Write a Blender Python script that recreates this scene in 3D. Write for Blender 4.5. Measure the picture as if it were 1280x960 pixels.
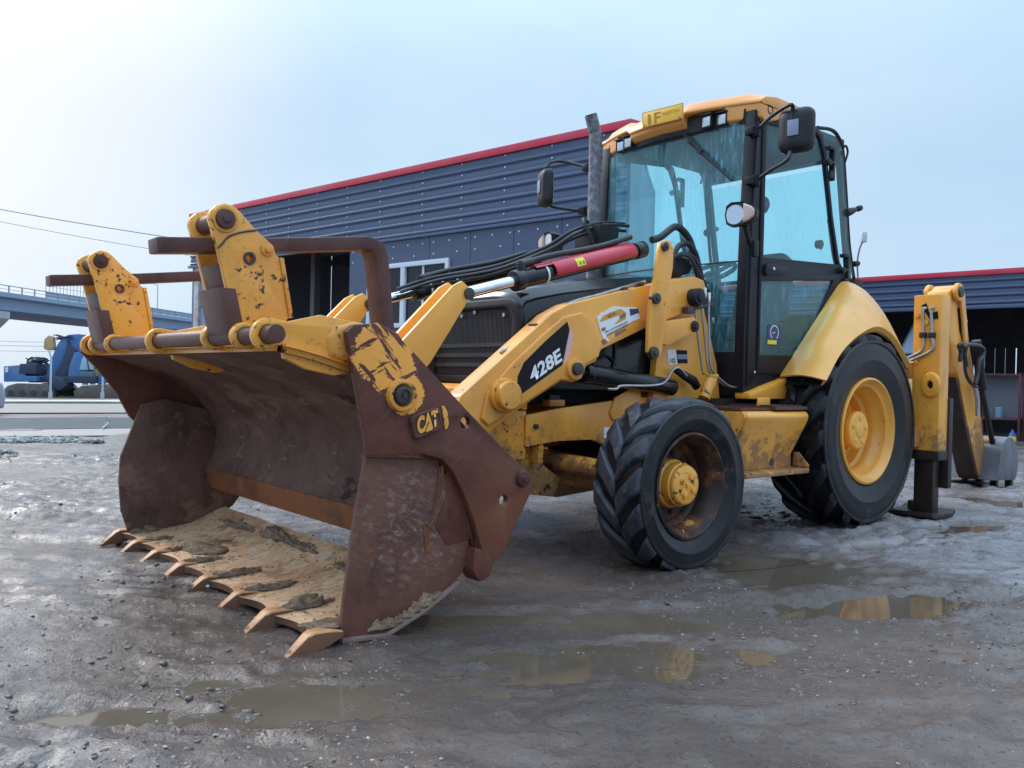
import bpy, bmesh, math, random
import numpy as np
from mathutils import Vector, Matrix

random.seed(7)
SC = bpy.context.scene
for o in list(bpy.data.objects):
    bpy.data.objects.remove(o)
COL = SC.collection
R = math.radians
PI = math.pi

# ------------------------------------------------------------------ camera
CAM_H = 0.96
cd = bpy.data.cameras.new("camera")
cam = bpy.data.objects.new("camera", cd)
COL.objects.link(cam)
cd.sensor_fit = 'HORIZONTAL'
cd.sensor_width = 36.0
cd.lens = 36.0 * 1058 / 1280
cd.clip_start = 0.05
cd.clip_end = 3000
cam.matrix_world = (Matrix.Translation((0, 0, CAM_H)) @ Matrix.Rotation(R(90) - 0.007, 4, 'X')
                    @ Matrix.Rotation(0.022, 4, 'Z'))
SC.camera = cam

# ------------------------------------------------------------------ sky and sun
SUN_EL, SUN_AZ = R(38), R(-54)          # azimuth measured from +Y (away from the camera) towards +X
sun_dir = Vector((math.sin(SUN_AZ) * math.cos(SUN_EL), math.cos(SUN_AZ) * math.cos(SUN_EL), math.sin(SUN_EL)))
W = bpy.data.worlds.new("World")
SC.world = W
W.use_nodes = True
wt = W.node_tree
wt.nodes.clear()


def wn(t, **k):
    n = wt.nodes.new(t)
    for a, b in k.items():
        setattr(n, a, b)
    return n


bg = wn('ShaderNodeBackground')
wo = wn('ShaderNodeOutputWorld')
wt.links.new(bg.outputs[0], wo.inputs[0])
sky = wn('ShaderNodeTexSky', sky_type='NISHITA', sun_disc=False)
sky.sun_elevation = SUN_EL
sky.sun_rotation = SUN_AZ
sky.air_density = 1.2
sky.dust_density = 2.0
tc = wn('ShaderNodeTexCoord')
dot = wn('ShaderNodeVectorMath', operation='DOT_PRODUCT')
nrm = wn('ShaderNodeVectorMath', operation='NORMALIZE')
wt.links.new(tc.outputs['Generated'], nrm.inputs[0])
wt.links.new(nrm.outputs[0], dot.inputs[0])
dot.inputs[1].default_value = Vector((-0.78, 0.86, 0.42)).normalized()
glow = wn('ShaderNodeMapRange', interpolation_type='SMOOTHSTEP')
glow.inputs['From Min'].default_value = 0.86
glow.inputs['From Max'].default_value = 1.0
wt.links.new(dot.outputs['Value'], glow.inputs['Value'])
noi = wn('ShaderNodeTexNoise')
noi.inputs['Scale'].default_value = 2.2
noi.inputs['Detail'].default_value = 5
noi.inputs['Roughness'].default_value = 0.45
mp = wn('ShaderNodeMapping')
mp.inputs['Scale'].default_value = (1, 1, 3.2)
wt.links.new(nrm.outputs[0], mp.inputs[0])
wt.links.new(mp.outputs[0], noi.inputs['Vector'])
cr = wn('ShaderNodeValToRGB')
cr.color_ramp.elements[0].position = 0.33
cr.color_ramp.elements[0].color = (5.0, 7.1, 9.4, 1)
cr.color_ramp.elements[1].position = 0.68
cr.color_ramp.elements[1].color = (6.2, 8.1, 9.9, 1)
wt.links.new(noi.outputs['Fac'], cr.inputs['Fac'])
mg = wn('ShaderNodeMix', data_type='RGBA')
wt.links.new(glow.outputs[0], mg.inputs['Factor'])
wt.links.new(cr.outputs['Color'], mg.inputs['A'])
mg.inputs['B'].default_value = (9.7, 9.9, 10.2, 1)
ms = wn('ShaderNodeMix', data_type='RGBA')
ms.inputs['Factor'].default_value = 0.93
wt.links.new(sky.outputs[0], ms.inputs['A'])
wt.links.new(mg.outputs['Result'], ms.inputs['B'])
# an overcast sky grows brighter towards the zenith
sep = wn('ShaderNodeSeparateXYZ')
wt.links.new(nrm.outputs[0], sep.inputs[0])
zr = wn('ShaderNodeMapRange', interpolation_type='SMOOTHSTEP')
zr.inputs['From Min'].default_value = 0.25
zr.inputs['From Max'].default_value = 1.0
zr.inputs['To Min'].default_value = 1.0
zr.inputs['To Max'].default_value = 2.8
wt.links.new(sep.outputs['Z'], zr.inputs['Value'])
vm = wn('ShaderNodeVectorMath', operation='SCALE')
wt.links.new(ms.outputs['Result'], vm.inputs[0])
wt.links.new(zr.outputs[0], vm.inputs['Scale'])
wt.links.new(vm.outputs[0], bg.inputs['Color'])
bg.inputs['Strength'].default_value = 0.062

sl = bpy.data.lights.new("sun", 'SUN')
sl.energy = 1.5
sl.angle = R(20)
sl.color = (1.0, 0.95, 0.88)
so = bpy.data.objects.new("sun", sl)
COL.objects.link(so)
so.rotation_euler = sun_dir.to_track_quat('Z', 'Y').to_euler()

SC.view_settings.view_transform = 'Standard'
SC.view_settings.look = 'None'
SC.view_settings.exposure = 0.72
SC.view_settings.gamma = 1.0
SC.render.resolution_x = 1024
SC.render.resolution_y = 768


# ------------------------------------------------------------------ materials
class Mat:
    def __init__(s, name, base=(.5, .5, .5), rough=.5, metal=0., spec=.5, coat=0., ior=1.5):
        s.m = bpy.data.materials.new(name)
        s.m.use_nodes = True
        s.t = s.m.node_tree
        s.b = s.t.nodes['Principled BSDF']
        s.out = s.t.nodes['Material Output']
        s.b.inputs['Base Color'].default_value = (*base, 1)
        s.b.inputs['Roughness'].default_value = rough
        s.b.inputs['Metallic'].default_value = metal
        s.b.inputs['Specular IOR Level'].default_value = spec
        s.b.inputs['Coat Weight'].default_value = coat
        s.b.inputs['Coat Roughness'].default_value = 0.12
        s.co = s.t.nodes.new('ShaderNodeTexCoord').outputs['Object']
        s.cs = None
        s.rs = None
        s.base, s.rough = base, rough

    def n(s, t, **k):
        x = s.t.nodes.new(t)
        for a, b in k.items():
            setattr(x, a, b)
        return x

    def l(s, a, b):
        s.t.links.new(a, b)

    def mapped(s, stretch=(1, 1, 1), rot=(0, 0, 0), co=None):
        co = co or s.co
        if any(rot):
            r = s.n('ShaderNodeMapping')
            r.inputs['Rotation'].default_value = rot
            s.l(co, r.inputs[0])
            co = r.outputs[0]
        m = s.n('ShaderNodeMapping')
        m.inputs['Scale'].default_value = stretch
        s.l(co, m.inputs[0])
        return m.outputs[0]

    def noise(s, scale, detail=5, rough=.55, stretch=None, rot=(0, 0, 0), dist=0., co=None):
        x = s.n('ShaderNodeTexNoise')
        x.inputs['Scale'].default_value = scale
        x.inputs['Detail'].default_value = detail
        x.inputs['Roughness'].default_value = rough
        x.inputs['Distortion'].default_value = dist
        s.l(s.mapped(stretch, rot, co) if stretch else (co or s.co), x.inputs['Vector'])
        return x.outputs['Fac']

    def voro(s, scale, feature='F1', stretch=None, rot=(0, 0, 0)):
        x = s.n('ShaderNodeTexVoronoi', feature=feature)
        x.inputs['Scale'].default_value = scale
        s.l(s.mapped(stretch, rot) if stretch else s.co, x.inputs['Vector'])
        return x.outputs['Distance']

    def rng(s, v, lo, hi, a=0., b=1.):
        x = s.n('ShaderNodeMapRange', interpolation_type='SMOOTHSTEP')
        x.inputs['From Min'].default_value = lo
        x.inputs['From Max'].default_value = hi
        x.inputs['To Min'].default_value = a
        x.inputs['To Max'].default_value = b
        s.l(v, x.inputs['Value'])
        return x.outputs[0]

    def math(s, op, a, b=None):
        x = s.n('ShaderNodeMath', operation=op)
        for i, v in enumerate((a, b)):
            if v is None:
                continue
            if isinstance(v, (int, float)):
                x.inputs[i].default_value = v
            else:
                s.l(v, x.inputs[i])
        return x.outputs[0]

    def sphere_mask(s, c, r0, r1, scale=(1, 1, 1)):
        v = s.n('ShaderNodeVectorMath', operation='SUBTRACT')
        s.l(s.co, v.inputs[0])
        v.inputs[1].default_value = c
        w = s.n('ShaderNodeVectorMath', operation='MULTIPLY')
        s.l(v.outputs[0], w.inputs[0])
        w.inputs[1].default_value = scale
        d = s.n('ShaderNodeVectorMath', operation='LENGTH')
        s.l(w.outputs[0], d.inputs[0])
        return s.math('SUBTRACT', 1.0, s.rng(d.outputs['Value'], r0, r1))

    def mix(s, fac, color, rough=None, metal=None):
        x = s.n('ShaderNodeMix', data_type='RGBA')
        s.l(fac, x.inputs['Factor'])
        if s.cs is None:
            x.inputs['A'].default_value = (*s.base, 1)
        else:
            s.l(s.cs, x.inputs['A'])
        if isinstance(color, tuple):
            x.inputs['B'].default_value = (*color, 1)
        else:
            s.l(color, x.inputs['B'])
        s.cs = x.outputs['Result']
        s.l(s.cs, s.b.inputs['Base Color'])
        if rough is not None:
            y = s.n('ShaderNodeMix', data_type='FLOAT')
            s.l(fac, y.inputs['Factor'])
            if s.rs is None:
                y.inputs['A'].default_value = s.rough
            else:
                s.l(s.rs, y.inputs['A'])
            y.inputs['B'].default_value = rough
            s.rs = y.outputs[0]
            s.l(s.rs, s.b.inputs['Roughness'])
        return s

    def bump(s, height, strength=.3, dist=.01):
        b = s.n('ShaderNodeBump')
        if isinstance(strength, (int, float)):
            b.inputs['Strength'].default_value = strength
        else:
            s.l(strength, b.inputs['Strength'])
        b.inputs['Distance'].default_value = dist
        s.l(height, b.inputs['Height'])
        prev = s.b.inputs['Normal'].links
        if prev:
            s.l(prev[0].from_socket, b.inputs['Normal'])
        s.l(b.outputs[0], s.b.inputs['Normal'])
        return s


MT = {}


def yellow(name, wear=.5, dirt=.5, splash=.75, base=(.91, .395, .050), grime=(.17, .075, .030)):
    m = Mat(name, base, .36, coat=.30)
    m.mix(m.rng(m.noise(1.7, 6), .40, .72), (base[0] * .80, base[1] * .74, base[2] * .8), .46)
    m.mix(m.math('MULTIPLY', m.rng(m.noise(2.6, 8, .7, (1, 1, .45)), .62 - .22 * dirt, .92 - .2 * dirt), .55), grime, .65)
    # mud thrown up over the lower parts
    sx = m.n('ShaderNodeSeparateXYZ')
    m.l(m.co, sx.inputs[0])
    low = m.rng(sx.outputs['Z'], .30, 1.0, 1., 0.)
    spl = m.rng(m.math('ADD', m.math('MULTIPLY', low, .42), m.noise(13, 9, .72)), .70, .86)
    m.mix(m.math('MULTIPLY', spl, splash), (.175, .105, .070), .8)
    # rain runs of thin dried mud
    m.mix(m.math('MULTIPLY', m.rng(m.noise(14, 5, .65, (1, 1, .12)), .56, .74), .30 * dirt + .05), (.30, .17, .07), .6)
    zone = m.rng(m.noise(2.2, 3), .42 - .14 * wear, .60 - .14 * wear)
    chips = m.math('MULTIPLY', m.rng(m.noise(26, 7, .62), .745 - .115 * wear, .755 - .11 * wear), zone)
    fine = m.math('MULTIPLY', m.rng(m.noise(85, 4, .6), .80 - .135 * wear, .81 - .13 * wear), m.rng(m.noise(3.1, 4), .44, .56))
    halo = m.math('MULTIPLY', m.rng(m.noise(26, 7, .62), .69 - .115 * wear, .75 - .115 * wear), zone)
    m.mix(m.math('MULTIPLY', halo, .45), (.36, .15, .03), .6)
    chips = m.math('MAXIMUM', chips, fine)
    m.mix(chips, (.045, .020, .014), .75)
    m.bump(m.math('SUBTRACT', 1.0, chips), .25, .002)
    m.bump(m.noise(60, 3), .03, .004)
    return m.m


MT['yellow'] = yellow('yellow_paint', .55, .62)
MT['yellow_clean'] = yellow('yellow_paint_fresh', .25, .42)
MT['yellow_fade_sheen'] = yellow('yellow_paint_fade_sheen', .2, .3, .5, (.93, .45, .095))  # fender yellow: fading and reflected sky both put into a paler base
MT['yellow_worn'] = yellow('yellow_paint_chipped', 1.05, .55)
MT['yellow_rust'] = yellow('yellow_paint_rusting', 1.25, .9)
MT['yellow_dark'] = yellow('yellow_paint_grimy', .7, 1.15, .75, (.62, .235, .035))
MT['wheel_yellow'] = yellow('wheel_yellow_paint', .5, .45, 0., (.90, .42, .050))
MT['hub_yellow'] = yellow('hub_yellow_chipped', 1.3, .8, 0.)
MT['roof_yellow'] = yellow('roof_yellow_plastic', .05, .25, 0., (.84, .36, .085))


def rust(name, base=(.150, .052, .038), b2=(.088, .033, .026), orange=(.30, .095, .030), of=.45, rough=.55, grey=.0):
    m = Mat(name, base, rough, spec=.22)
    m.mix(m.rng(m.noise(3.5, 8, .65), .42, .66), b2, rough - .08)
    m.mix(m.math('MULTIPLY', m.rng(m.noise(7, 9, .72, None, (0, 0, 0), .6), .56 - .1 * of, .74), of), orange, rough + .12)
    m.mix(m.math('MULTIPLY', m.rng(m.noise(60, 6, .6, (1, 1, .10), (0, .8, 0)), .62, .70), .35), (.20, .12, .09), .6)
    m.mix(m.math('MULTIPLY', m.rng(m.noise(9, 7, .7, (1, 1, .5)), .52, .70), .4), (.045, .022, .020), .5)
    if grey:
        m.mix(m.math('MULTIPLY', m.rng(m.noise(12, 8, .7, (1, .4, 1)), .55, .68), grey), (.26, .21, .19), .5)
    m.bump(m.noise(34, 8, .65), .35, .006)
    m.bump(m.noise(5, 4), .12, .02)
    return m


MT['rust'] = rust('rusty_brown_steel').m
MT['rust_bar'] = rust('worn_brown_bar', (.125, .058, .050), (.080, .038, .034), of=.3, rough=.42).m
MT['rust_orange'] = rust('orange_rust_steel', (.26, .095, .04), (.15, .055, .03), (.36, .15, .06), .7, .6).m
m = rust('bucket_inside_steel', (.19, .108, .086), (.115, .064, .052), (.24, .10, .05), .35, .62)
m.mix(m.rng(m.noise(3.2, 9, .7, (1, .5, 1.2)), .52, .60), (.25, .155, .115), .85)
m.mix(m.rng(m.noise(5.5, 9, .7, (1, .6, 1)), .60, .64), (.055, .030, .024), .7)
m.bump(m.noise(9, 9, .7), .8, .03)
MT['bucket_in'] = m.m
MT['tooth_side'] = rust('tooth_side_steel', (.16, .075, .045), (.08, .04, .03), (.28, .12, .05), .4, .6).m
m = rust('jaw_side_steel', (.175, .074, .052), (.110, .046, .036), (.27, .098, .040), .4, .5)
rock = m.math('MULTIPLY', m.rng(m.noise(30, 10, .74, (1, 1, 1.8), (0, .35, 0)), .46, .74), m.sphere_mask((3.74, 1.14, .40), .14, .36))
m.mix(rock, (.33, .23, .195), .5)
m.bump(rock, .35, .006)
MT['jaw'] = m.m
# floor of the bucket: bright worn steel with orange rust
m = Mat('bucket_floor_steel', (.72, .43, .24), .5, spec=.4)
m.mix(m.rng(m.noise(3.6, 8, .68, (.75, 1, 1)), .44, .64), (.48, .24, .12), .6)
m.mix(m.rng(m.noise(19, 9, .7, (.8, 1.1, 1)), .50, .64), (.77, .58, .42), .45)
m.mix(m.math('MULTIPLY', m.rng(m.noise(48, 6, .62, (.5, 1, 1)), .56, .66), .75), (.20, .105, .06), .7)
m.mix(m.math('MULTIPLY', m.rng(m.noise(4.5, 10, .74), .55, .64), .8), (.29, .18, .11), .85)
m.bump(m.noise(40, 7, .6, (.4, 1, 1)), .45, .006)
MT['floor'] = m.m
m = Mat('tooth_steel', (.56, .29, .13), .5, spec=.45)
m.mix(m.rng(m.noise(9, 7, .65), .45, .62), (.40, .16, .06), .6)
m.mix(m.rng(m.noise(22, 6, .6), .56, .66), (.13, .065, .04), .7)
m.bump(m.noise(45, 6), .4, .005)
MT['tooth'] = m.m
m = Mat('packed_mud', (.25, .165, .112), .9, spec=.2)
m.mix(m.rng(m.noise(18, 8, .7), .42, .64), (.38, .27, .185), .9)
m.bump(m.noise(50, 8, .7), 1.0, .02)
MT['mud_pack'] = m.m


# side plate of the bucket: brown, with yellow left round the pin and logo
def plate_material():
    m = rust('bucket_side_steel', (.140, .047, .035), (.090, .033, .027), (.28, .090, .036), .35, .5)
    low = m.sphere_mask((3.32, 1.18, .36), .05, .45)
    m.mix(m.math('MULTIPLY', low, .7), (.21, .078, .040), .5)
    a = m.sphere_mask((3.93, 1.18, 1.035), .075, .175, (1., .3, 1.05))
    b = m.sphere_mask((3.83, 1.18, .895), .055, .105, (1., .3, 1.))
    c = m.sphere_mask((3.885, 1.18, .975), .07, .13, (1., .3, 1.))
    z = m.math('MAXIMUM', m.math('MAXIMUM', a, b), c)
    n1 = m.noise(24, 10, .78)
    k = m.rng(m.math('ADD', z, m.math('MULTIPLY', n1, 1.9)), 1.50, 1.56)
    scr = m.rng(m.noise(26, 7, .6, (1, 1, .14), (0, 1.15, 0)), .565, .59)
    scr2 = m.rng(m.noise(22, 7, .6, (1, 1, .16), (0, -.75, 0)), .57, .595)
    k = m.math('MULTIPLY', k, m.math('SUBTRACT', 1., m.math('MAXIMUM', scr, scr2)))
    m.mix(k, (.86, .36, .07), .42)
    m.bump(k, .3, .002)
    return m.m


MT['side_plate'] = plate_material()


def simple(name, base, rough=.5, metal=0., spec=.5, dust=.0, dustc=(.20, .16, .13), sc=6, bump=.0, coat=0., bsc=60):
    m = Mat(name, base, rough, metal, spec, coat)
    if dust:
        m.mix(m.math('MULTIPLY', m.rng(m.noise(sc, 8, .65), .42, .70), dust), dustc, min(.9, rough + .3))
    if bump:
        m.bump(m.noise(bsc, 6, .6), bump, .004)
    return m.m


MT['black'] = simple('black_paint', (.013, .011, .015), .42, spec=.3, dust=.35, dustc=(.07, .06, .055), bump=.03)
MT['black_gloss'] = simple('black_gloss_hood', (.010, .010, .014), .22, spec=.35, dust=.25, dustc=(.04, .04, .045), coat=.2)
MT['cab_black'] = simple('cab_frame_black', (.010, .009, .015), .42, spec=.25, dust=.2, dustc=(.04, .038, .045))
MT['plastic'] = simple('black_plastic', (.020, .020, .026), .5, spec=.3, dust=.3, dustc=(.10, .09, .09), bump=.05)
MT['hose'] = simple('rubber_hose', (.016, .016, .020), .42, dust=.3, dustc=(.09, .08, .075), sc=14, bump=.15)
MT['dark'] = simple('engine_dark', (.011, .009, .010), .8, spec=.15, dust=.4, dustc=(.05, .04, .035))
MT['pin'] = simple('greasy_pin_steel', (.055, .045, .045), .38, .3, dust=.6, dustc=(.13, .08, .06), sc=22, bump=.2)
MT['chrome'] = simple('chromed_rod', (.72, .74, .78), .14, 1.0, dust=.25, dustc=(.3, .27, .25), sc=10)
MT['steel_pipe'] = simple('zinc_pipe', (.46, .47, .50), .30, .85, dust=.4, dustc=(.22, .20, .18), sc=20)
MT['red'] = simple('red_paint', (.56, .018, .045), .30, dust=.25, dustc=(.30, .05, .05), coat=.3)
MT['white_band'] = simple('white_tie', (.72, .72, .74), .5)
MT['white'] = simple('white_print', (.80, .80, .82), .4)
MT['decal_black'] = simple('decal_black', (.012, .010, .013), .45, spec=.15, dust=.15, dustc=(.06, .05, .045))
MT['decal_pink'] = simple('decal_pale_pink', (.72, .42, .46), .4)
MT['decal_orange'] = simple('decal_orange', (.75, .33, .03), .4, dust=.2)
MT['decal_brown'] = simple('decal_glue_brown', (.30, .15, .07), .7, dust=.4)
MT['decal_blue'] = simple('decal_navy', (.035, .05, .16), .4)
MT['decal_text'] = simple('decal_small_print', (.035, .035, .05), .5)
MT['sign_yellow'] = simple('sign_yellow', (.86, .50, .03), .35, dust=.3, dustc=(.5, .28, .05), sc=30)
MT['sign_print'] = simple('sign_faded_print', (.36, .17, .015), .5)
MT['label_yellow'] = simple('label_yellow', (.80, .70, .04), .4)
MT['label_grey'] = simple('label_grey_blue', (.22, .26, .38), .4)
MT['lens'] = simple('lamp_lens', (.62, .65, .70), .12, .6, dust=.2, dustc=(.35, .33, .32), sc=18, bump=.5, bsc=45)
MT['reflector'] = simple('lamp_reflector', (.80, .82, .86), .10, 1.0, bump=.4, bsc=25)
MT['amber'] = simple('indicator_lens', (.60, .42, .34), .18, dust=.3, dustc=(.5, .45, .42), sc=20)
MT['stack'] = simple('exhaust_steel', (.12, .12, .14), .5, .2, dust=.8, dustc=(.36, .36, .40), sc=24, bump=.25)
MT['grille'] = simple('grille_mesh', (.030, .033, .042), .42, dust=.4, dustc=(.08, .08, .09), sc=4)
m = Mat('tyre_rubber', (.008, .008, .011), .34, spec=.36)
m.mix(m.math('MULTIPLY', m.rng(m.noise(5, 8, .65), .50, .74), .45), (.026, .025, .029), .55)
m.mix(m.math('MULTIPLY', m.rng(m.noise(11, 9, .72), .54, .68), .55), (.105, .080, .064), .85)
m.bump(m.noise(55, 7, .6), .30, .004)
m.bump(m.noise(12, 5), .12, .01)
MT['tyre'] = m.m
m = Mat('worn_lug_rubber', (.052, .053, .070), .45, spec=.4)
m.mix(m.rng(m.noise(9, 8, .65), .44, .66), (.016, .016, .022), .45)
m.mix(m.math('MULTIPLY', m.rng(m.noise(20, 8, .7), .54, .68), .6), (.14, .112, .092), .8)
m.bump(m.noise(60, 8, .65), .4, .004)
MT['lug'] = m.m
m = Mat('front_rim_rusty', (.035, .022, .019), .5, spec=.3)
m.mix(m.rng(m.noise(8, 8, .7), .48, .62), (.16, .062, .028), .7)
m.mix(m.rng(m.noise(7, 6, .6), .63, .66), (.50, .28, .05), .5)
m.bump(m.noise(40, 6), .3, .004)
MT['rim_front'] = m.m
MT['wet_black'] = simple('wet_black_steel', (.026, .016, .014), .40, spec=.3, dust=.4, dustc=(.075, .045, .032), bump=.2)
MT['bucket_grey'] = simple('digging_bucket_steel', (.14, .145, .175), .42, .3, dust=.6, dustc=(.12, .09, .08), sc=5, bump=.2)


def glass(name, tint=(.36, .72, .80), haze=.12, hazec=(.40, .66, .76), streak=True, gloss=1.0):
    m = Mat(name, (.5, .5, .5), .1)
    t = m.t
    tr = m.n('ShaderNodeBsdfTransparent')
    tr.inputs[0].default_value = (*tint, 1)
    gl = m.n('ShaderNodeBsdfGlossy')
    gl.inputs['Roughness'].default_value = .03
    gl.inputs['Color'].default_value = (1, 1, 1, 1)
    df = m.n('ShaderNodeBsdfDiffuse')
    df.inputs[0].default_value = (*hazec, 1)
    ge = m.n('ShaderNodeNewGeometry')
    dt = m.n('ShaderNodeVectorMath', operation='DOT_PRODUCT')
    m.l(ge.outputs['Incoming'], dt.inputs[0])
    m.l(ge.outputs['Normal'], dt.inputs[1])
    fres = m.math('ADD', m.math('MULTIPLY', m.math('POWER', m.math('SUBTRACT', 1., m.math('ABSOLUTE', dt.outputs['Value'])), 5.), .6), .035)
    a = m.n('ShaderNodeMixShader')
    if streak:
        f1 = m.rng(m.noise(46, 6, .68, (1, 1, .16)), .46, .74)
        f2 = m.rng(m.noise(2.3, 5, .6), .35, .7)
        f3 = m.rng(m.noise(70, 4, .6), .55, .75)
        fac = m.math('ADD', m.math('MULTIPLY', m.math('MULTIPLY', f1, f2), haze * 2.2),
                     m.math('ADD', m.math('MULTIPLY', f3, haze * .5), haze * .35))
        m.l(fac, a.inputs[0])
    else:
        a.inputs[0].default_value = haze
    m.l(tr.outputs[0], a.inputs[1])
    m.l(df.outputs[0], a.inputs[2])
    b = m.n('ShaderNodeMixShader')
    m.l(m.math('MULTIPLY', fres, gloss), b.inputs[0])
    m.l(a.outputs[0], b.inputs[1])
    m.l(gl.outputs[0], b.inputs[2])
    m.l(b.outputs[0], m.out.inputs[0])
    return m.m


MT['windscreen'] = glass('windscreen_glass', (.80, .965, .99), .19, (.38, .80, .92))  # bright teal haze: dirt film and sky reflection put into one colour
MT['glass'] = glass('cab_side_glass', (.83, .98, .995), .05, (.45, .85, .92))
MT['glass_low'] = glass('door_lower_glass', (.80, .95, .965), .22, (.26, .58, .70))
MT['glass_far'] = glass('workshop_glass', (.25, .28, .32), .05, (.3, .33, .4), False)


# ------------------------------------------------------------------ mesh tools
class MB:
    def __init__(s):
        s.v, s.f, s.mi = [], [], []

    def add(s, vs, fs, m=0):
        o = len(s.v)
        s.v += [tuple(x) for x in vs]
        s.f += [tuple(i + o for i in f) for f in fs]
        s.mi += [m] * len(fs)
        return s

    def box(s, lo, hi, m=0, mat=None):
        (a, b, c), (d, e, f) = lo, hi
        vs = [Vector(p) for p in ((a, b, c), (d, b, c), (d, e, c), (a, e, c), (a, b, f), (d, b, f), (d, e, f), (a, e, f))]
        if mat is not None:
            vs = [mat @ p for p in vs]
        return s.add(vs, [(3, 2, 1, 0), (4, 5, 6, 7), (0, 1, 5, 4), (1, 2, 6, 5), (2, 3, 7, 6), (3, 0, 4, 7)], m)

    def prism(s, pts, a, b, axis='y', m=0):
        n = len(pts)
        mk = {'y': lambda p, t: (p[0], t, p[1]), 'x': lambda p, t: (t, p[0], p[1]), 'z': lambda p, t: (p[0], p[1], t)}[axis]
        vs = [mk(p, a) for p in pts] + [mk(p, b) for p in pts]
        fs = [tuple(range(n)), tuple(range(2 * n - 1, n - 1, -1))]
        fs += [((i + 1) % n, i, i + n, (i + 1) % n + n) for i in range(n)]
        return s.add(vs, fs, m)

    def rings(s, rings, m=0, caps=True, closed=True):
        n = len(rings[0])
        vs = [p for r in rings for p in r]
        fs = []
        for k in range(len(rings) - 1):
            for i in range(n if closed else n - 1):
                j = (i + 1) % n
                fs.append((k * n + i, k * n + j, (k + 1) * n + j, (k + 1) * n + i))
        if caps:
            fs.append(tuple(range(n - 1, -1, -1)))
            fs.append(tuple((len(rings) - 1) * n + i for i in range(n)))
        return s.add(vs, fs, m)

    def tube(s, pts, r, n=10, m=0, caps=True, flat=1.0):
        pts = [Vector(p) for p in pts]
        rs = r if isinstance(r, (list, tuple)) else [r] * len(pts)
        up = Vector((0, 0, 1))
        rr = []
        prev = None
        for i, p in enumerate(pts):
            d = (pts[min(i + 1, len(pts) - 1)] - pts[max(i - 1, 0)]).normalized()
            if prev is None:
                x = d.cross(up)
                if x.length < .05:
                    x = d.cross(Vector((1, 0, 0)))
            else:
                x = prev - d * prev.dot(d)
            x.normalize()
            prev = x
            y = d.cross(x)
            rr.append([p + (x * math.cos(2 * PI * k / n) + y * math.sin(2 * PI * k / n) * flat) * rs[i] for k in range(n)])
        return s.rings(rr, m, caps)

    def cyl(s, a, b, r, n=20, m=0, r2=None):
        return s.tube([a, b], [r, r if r2 is None else r2], n, m)

    def lathe(s, prof, c, axis='y', n=48, m=0, closed=False):
        """prof: (radius, offset along axis)"""
        rr = []
        for k in range(n):
            t = 2 * PI * k / n
            if axis == 'y':
                rr.append([(c[0] + r * math.cos(t), c[1] + o, c[2] + r * math.sin(t)) for r, o in prof])
            elif axis == 'z':
                rr.append([(c[0] + r * math.cos(t), c[1] + r * math.sin(t), c[2] + o) for r, o in prof])
            else:
                rr.append([(c[0] + o, c[1] + r * math.cos(t), c[2] + r * math.sin(t)) for r, o in prof])
        rr.append(rr[0])
        q = len(prof)
        vs = [p for r in rr[:-1] for p in r]
        fs = []
        for k in range(n):
            k2 = (k + 1) % n
            for i in range(q if closed else q - 1):
                j = (i + 1) % q
                fs.append((k * q + i, k2 * q + i, k2 * q + j, k * q + j))
        return s.add(vs, fs, m)

    def grid(s, fn, nu, nv, m=0):
        vs = [fn(i / nu, j / nv) for i in range(nu + 1) for j in range(nv + 1)]
        fs = [(i * (nv + 1) + j, (i + 1) * (nv + 1) + j, (i + 1) * (nv + 1) + j + 1, i * (nv + 1) + j + 1)
              for i in range(nu) for j in range(nv)]
        return s.add(vs, fs, m)

    def build(s, name, mats, parent=None, bevel=0., seg=2, smooth=True, ang=38, solid=0., sub=0, recalc=True):
        if not isinstance(mats, (list, tuple)):
            mats = [mats]
        me = bpy.data.meshes.new(name)
        me.from_pydata(s.v, [], s.f)
        for q in mats:
            me.materials.append(MT[q] if isinstance(q, str) else q)
        me.polygons.foreach_set('material_index', s.mi)
        bm = bmesh.new()
        bm.from_mesh(me)
        bmesh.ops.remove_doubles(bm, verts=bm.verts, dist=1e-5)
        if recalc:
            bmesh.ops.recalc_face_normals(bm, faces=bm.faces)
        if solid:
            g = bmesh.ops.solidify(bm, geom=bm.faces[:], thickness=solid)
            bmesh.ops.recalc_face_normals(bm, faces=bm.faces)
        if sub:
            bmesh.ops.subdivide_edges(bm, edges=bm.edges[:], cuts=sub, use_grid_fill=True)
        if bevel:
            es = [e for e in bm.edges if len(e.link_faces) == 2 and e.calc_face_angle(0) > R(28)]
            bmesh.ops.bevel(bm, geom=es, offset=bevel, offset_type='OFFSET', segments=seg, affect='EDGES', profile=.6, clamp_overlap=True)
        bm.to_mesh(me)
        bm.free()
        if smooth:
            me.polygons.foreach_set('use_smooth', [True] * len(me.polygons))
            me.set_sharp_from_angle(angle=R(ang))
        me.update()
        o = bpy.data.objects.new(name, me)
        COL.objects.link(o)
        if parent is not None:
            o.parent = parent
        return o


def empty(name, loc=(0, 0, 0), rz=0., parent=None):
    o = bpy.data.objects.new(name, None)
    COL.objects.link(o)
    o.location = loc
    o.rotation_euler = (0, 0, rz)
    o.empty_display_size = .2
    if parent is not None:
        o.parent = parent
    return o


def tag(o, label=None, cat=None, group=None, kind=None):
    if label:
        o['label'] = label
    if cat:
        o['category'] = cat
    if group:
        o['group'] = group
    if kind:
        o['kind'] = kind
    return o


def dup(o, parent=None, loc=None):
    c = o.copy()
    COL.objects.link(c)
    if parent is not None:
        c.parent = parent
    if loc is not None:
        c.location = loc
    for ch in list(o.children):
        dup(ch, c)
    return c


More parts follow.
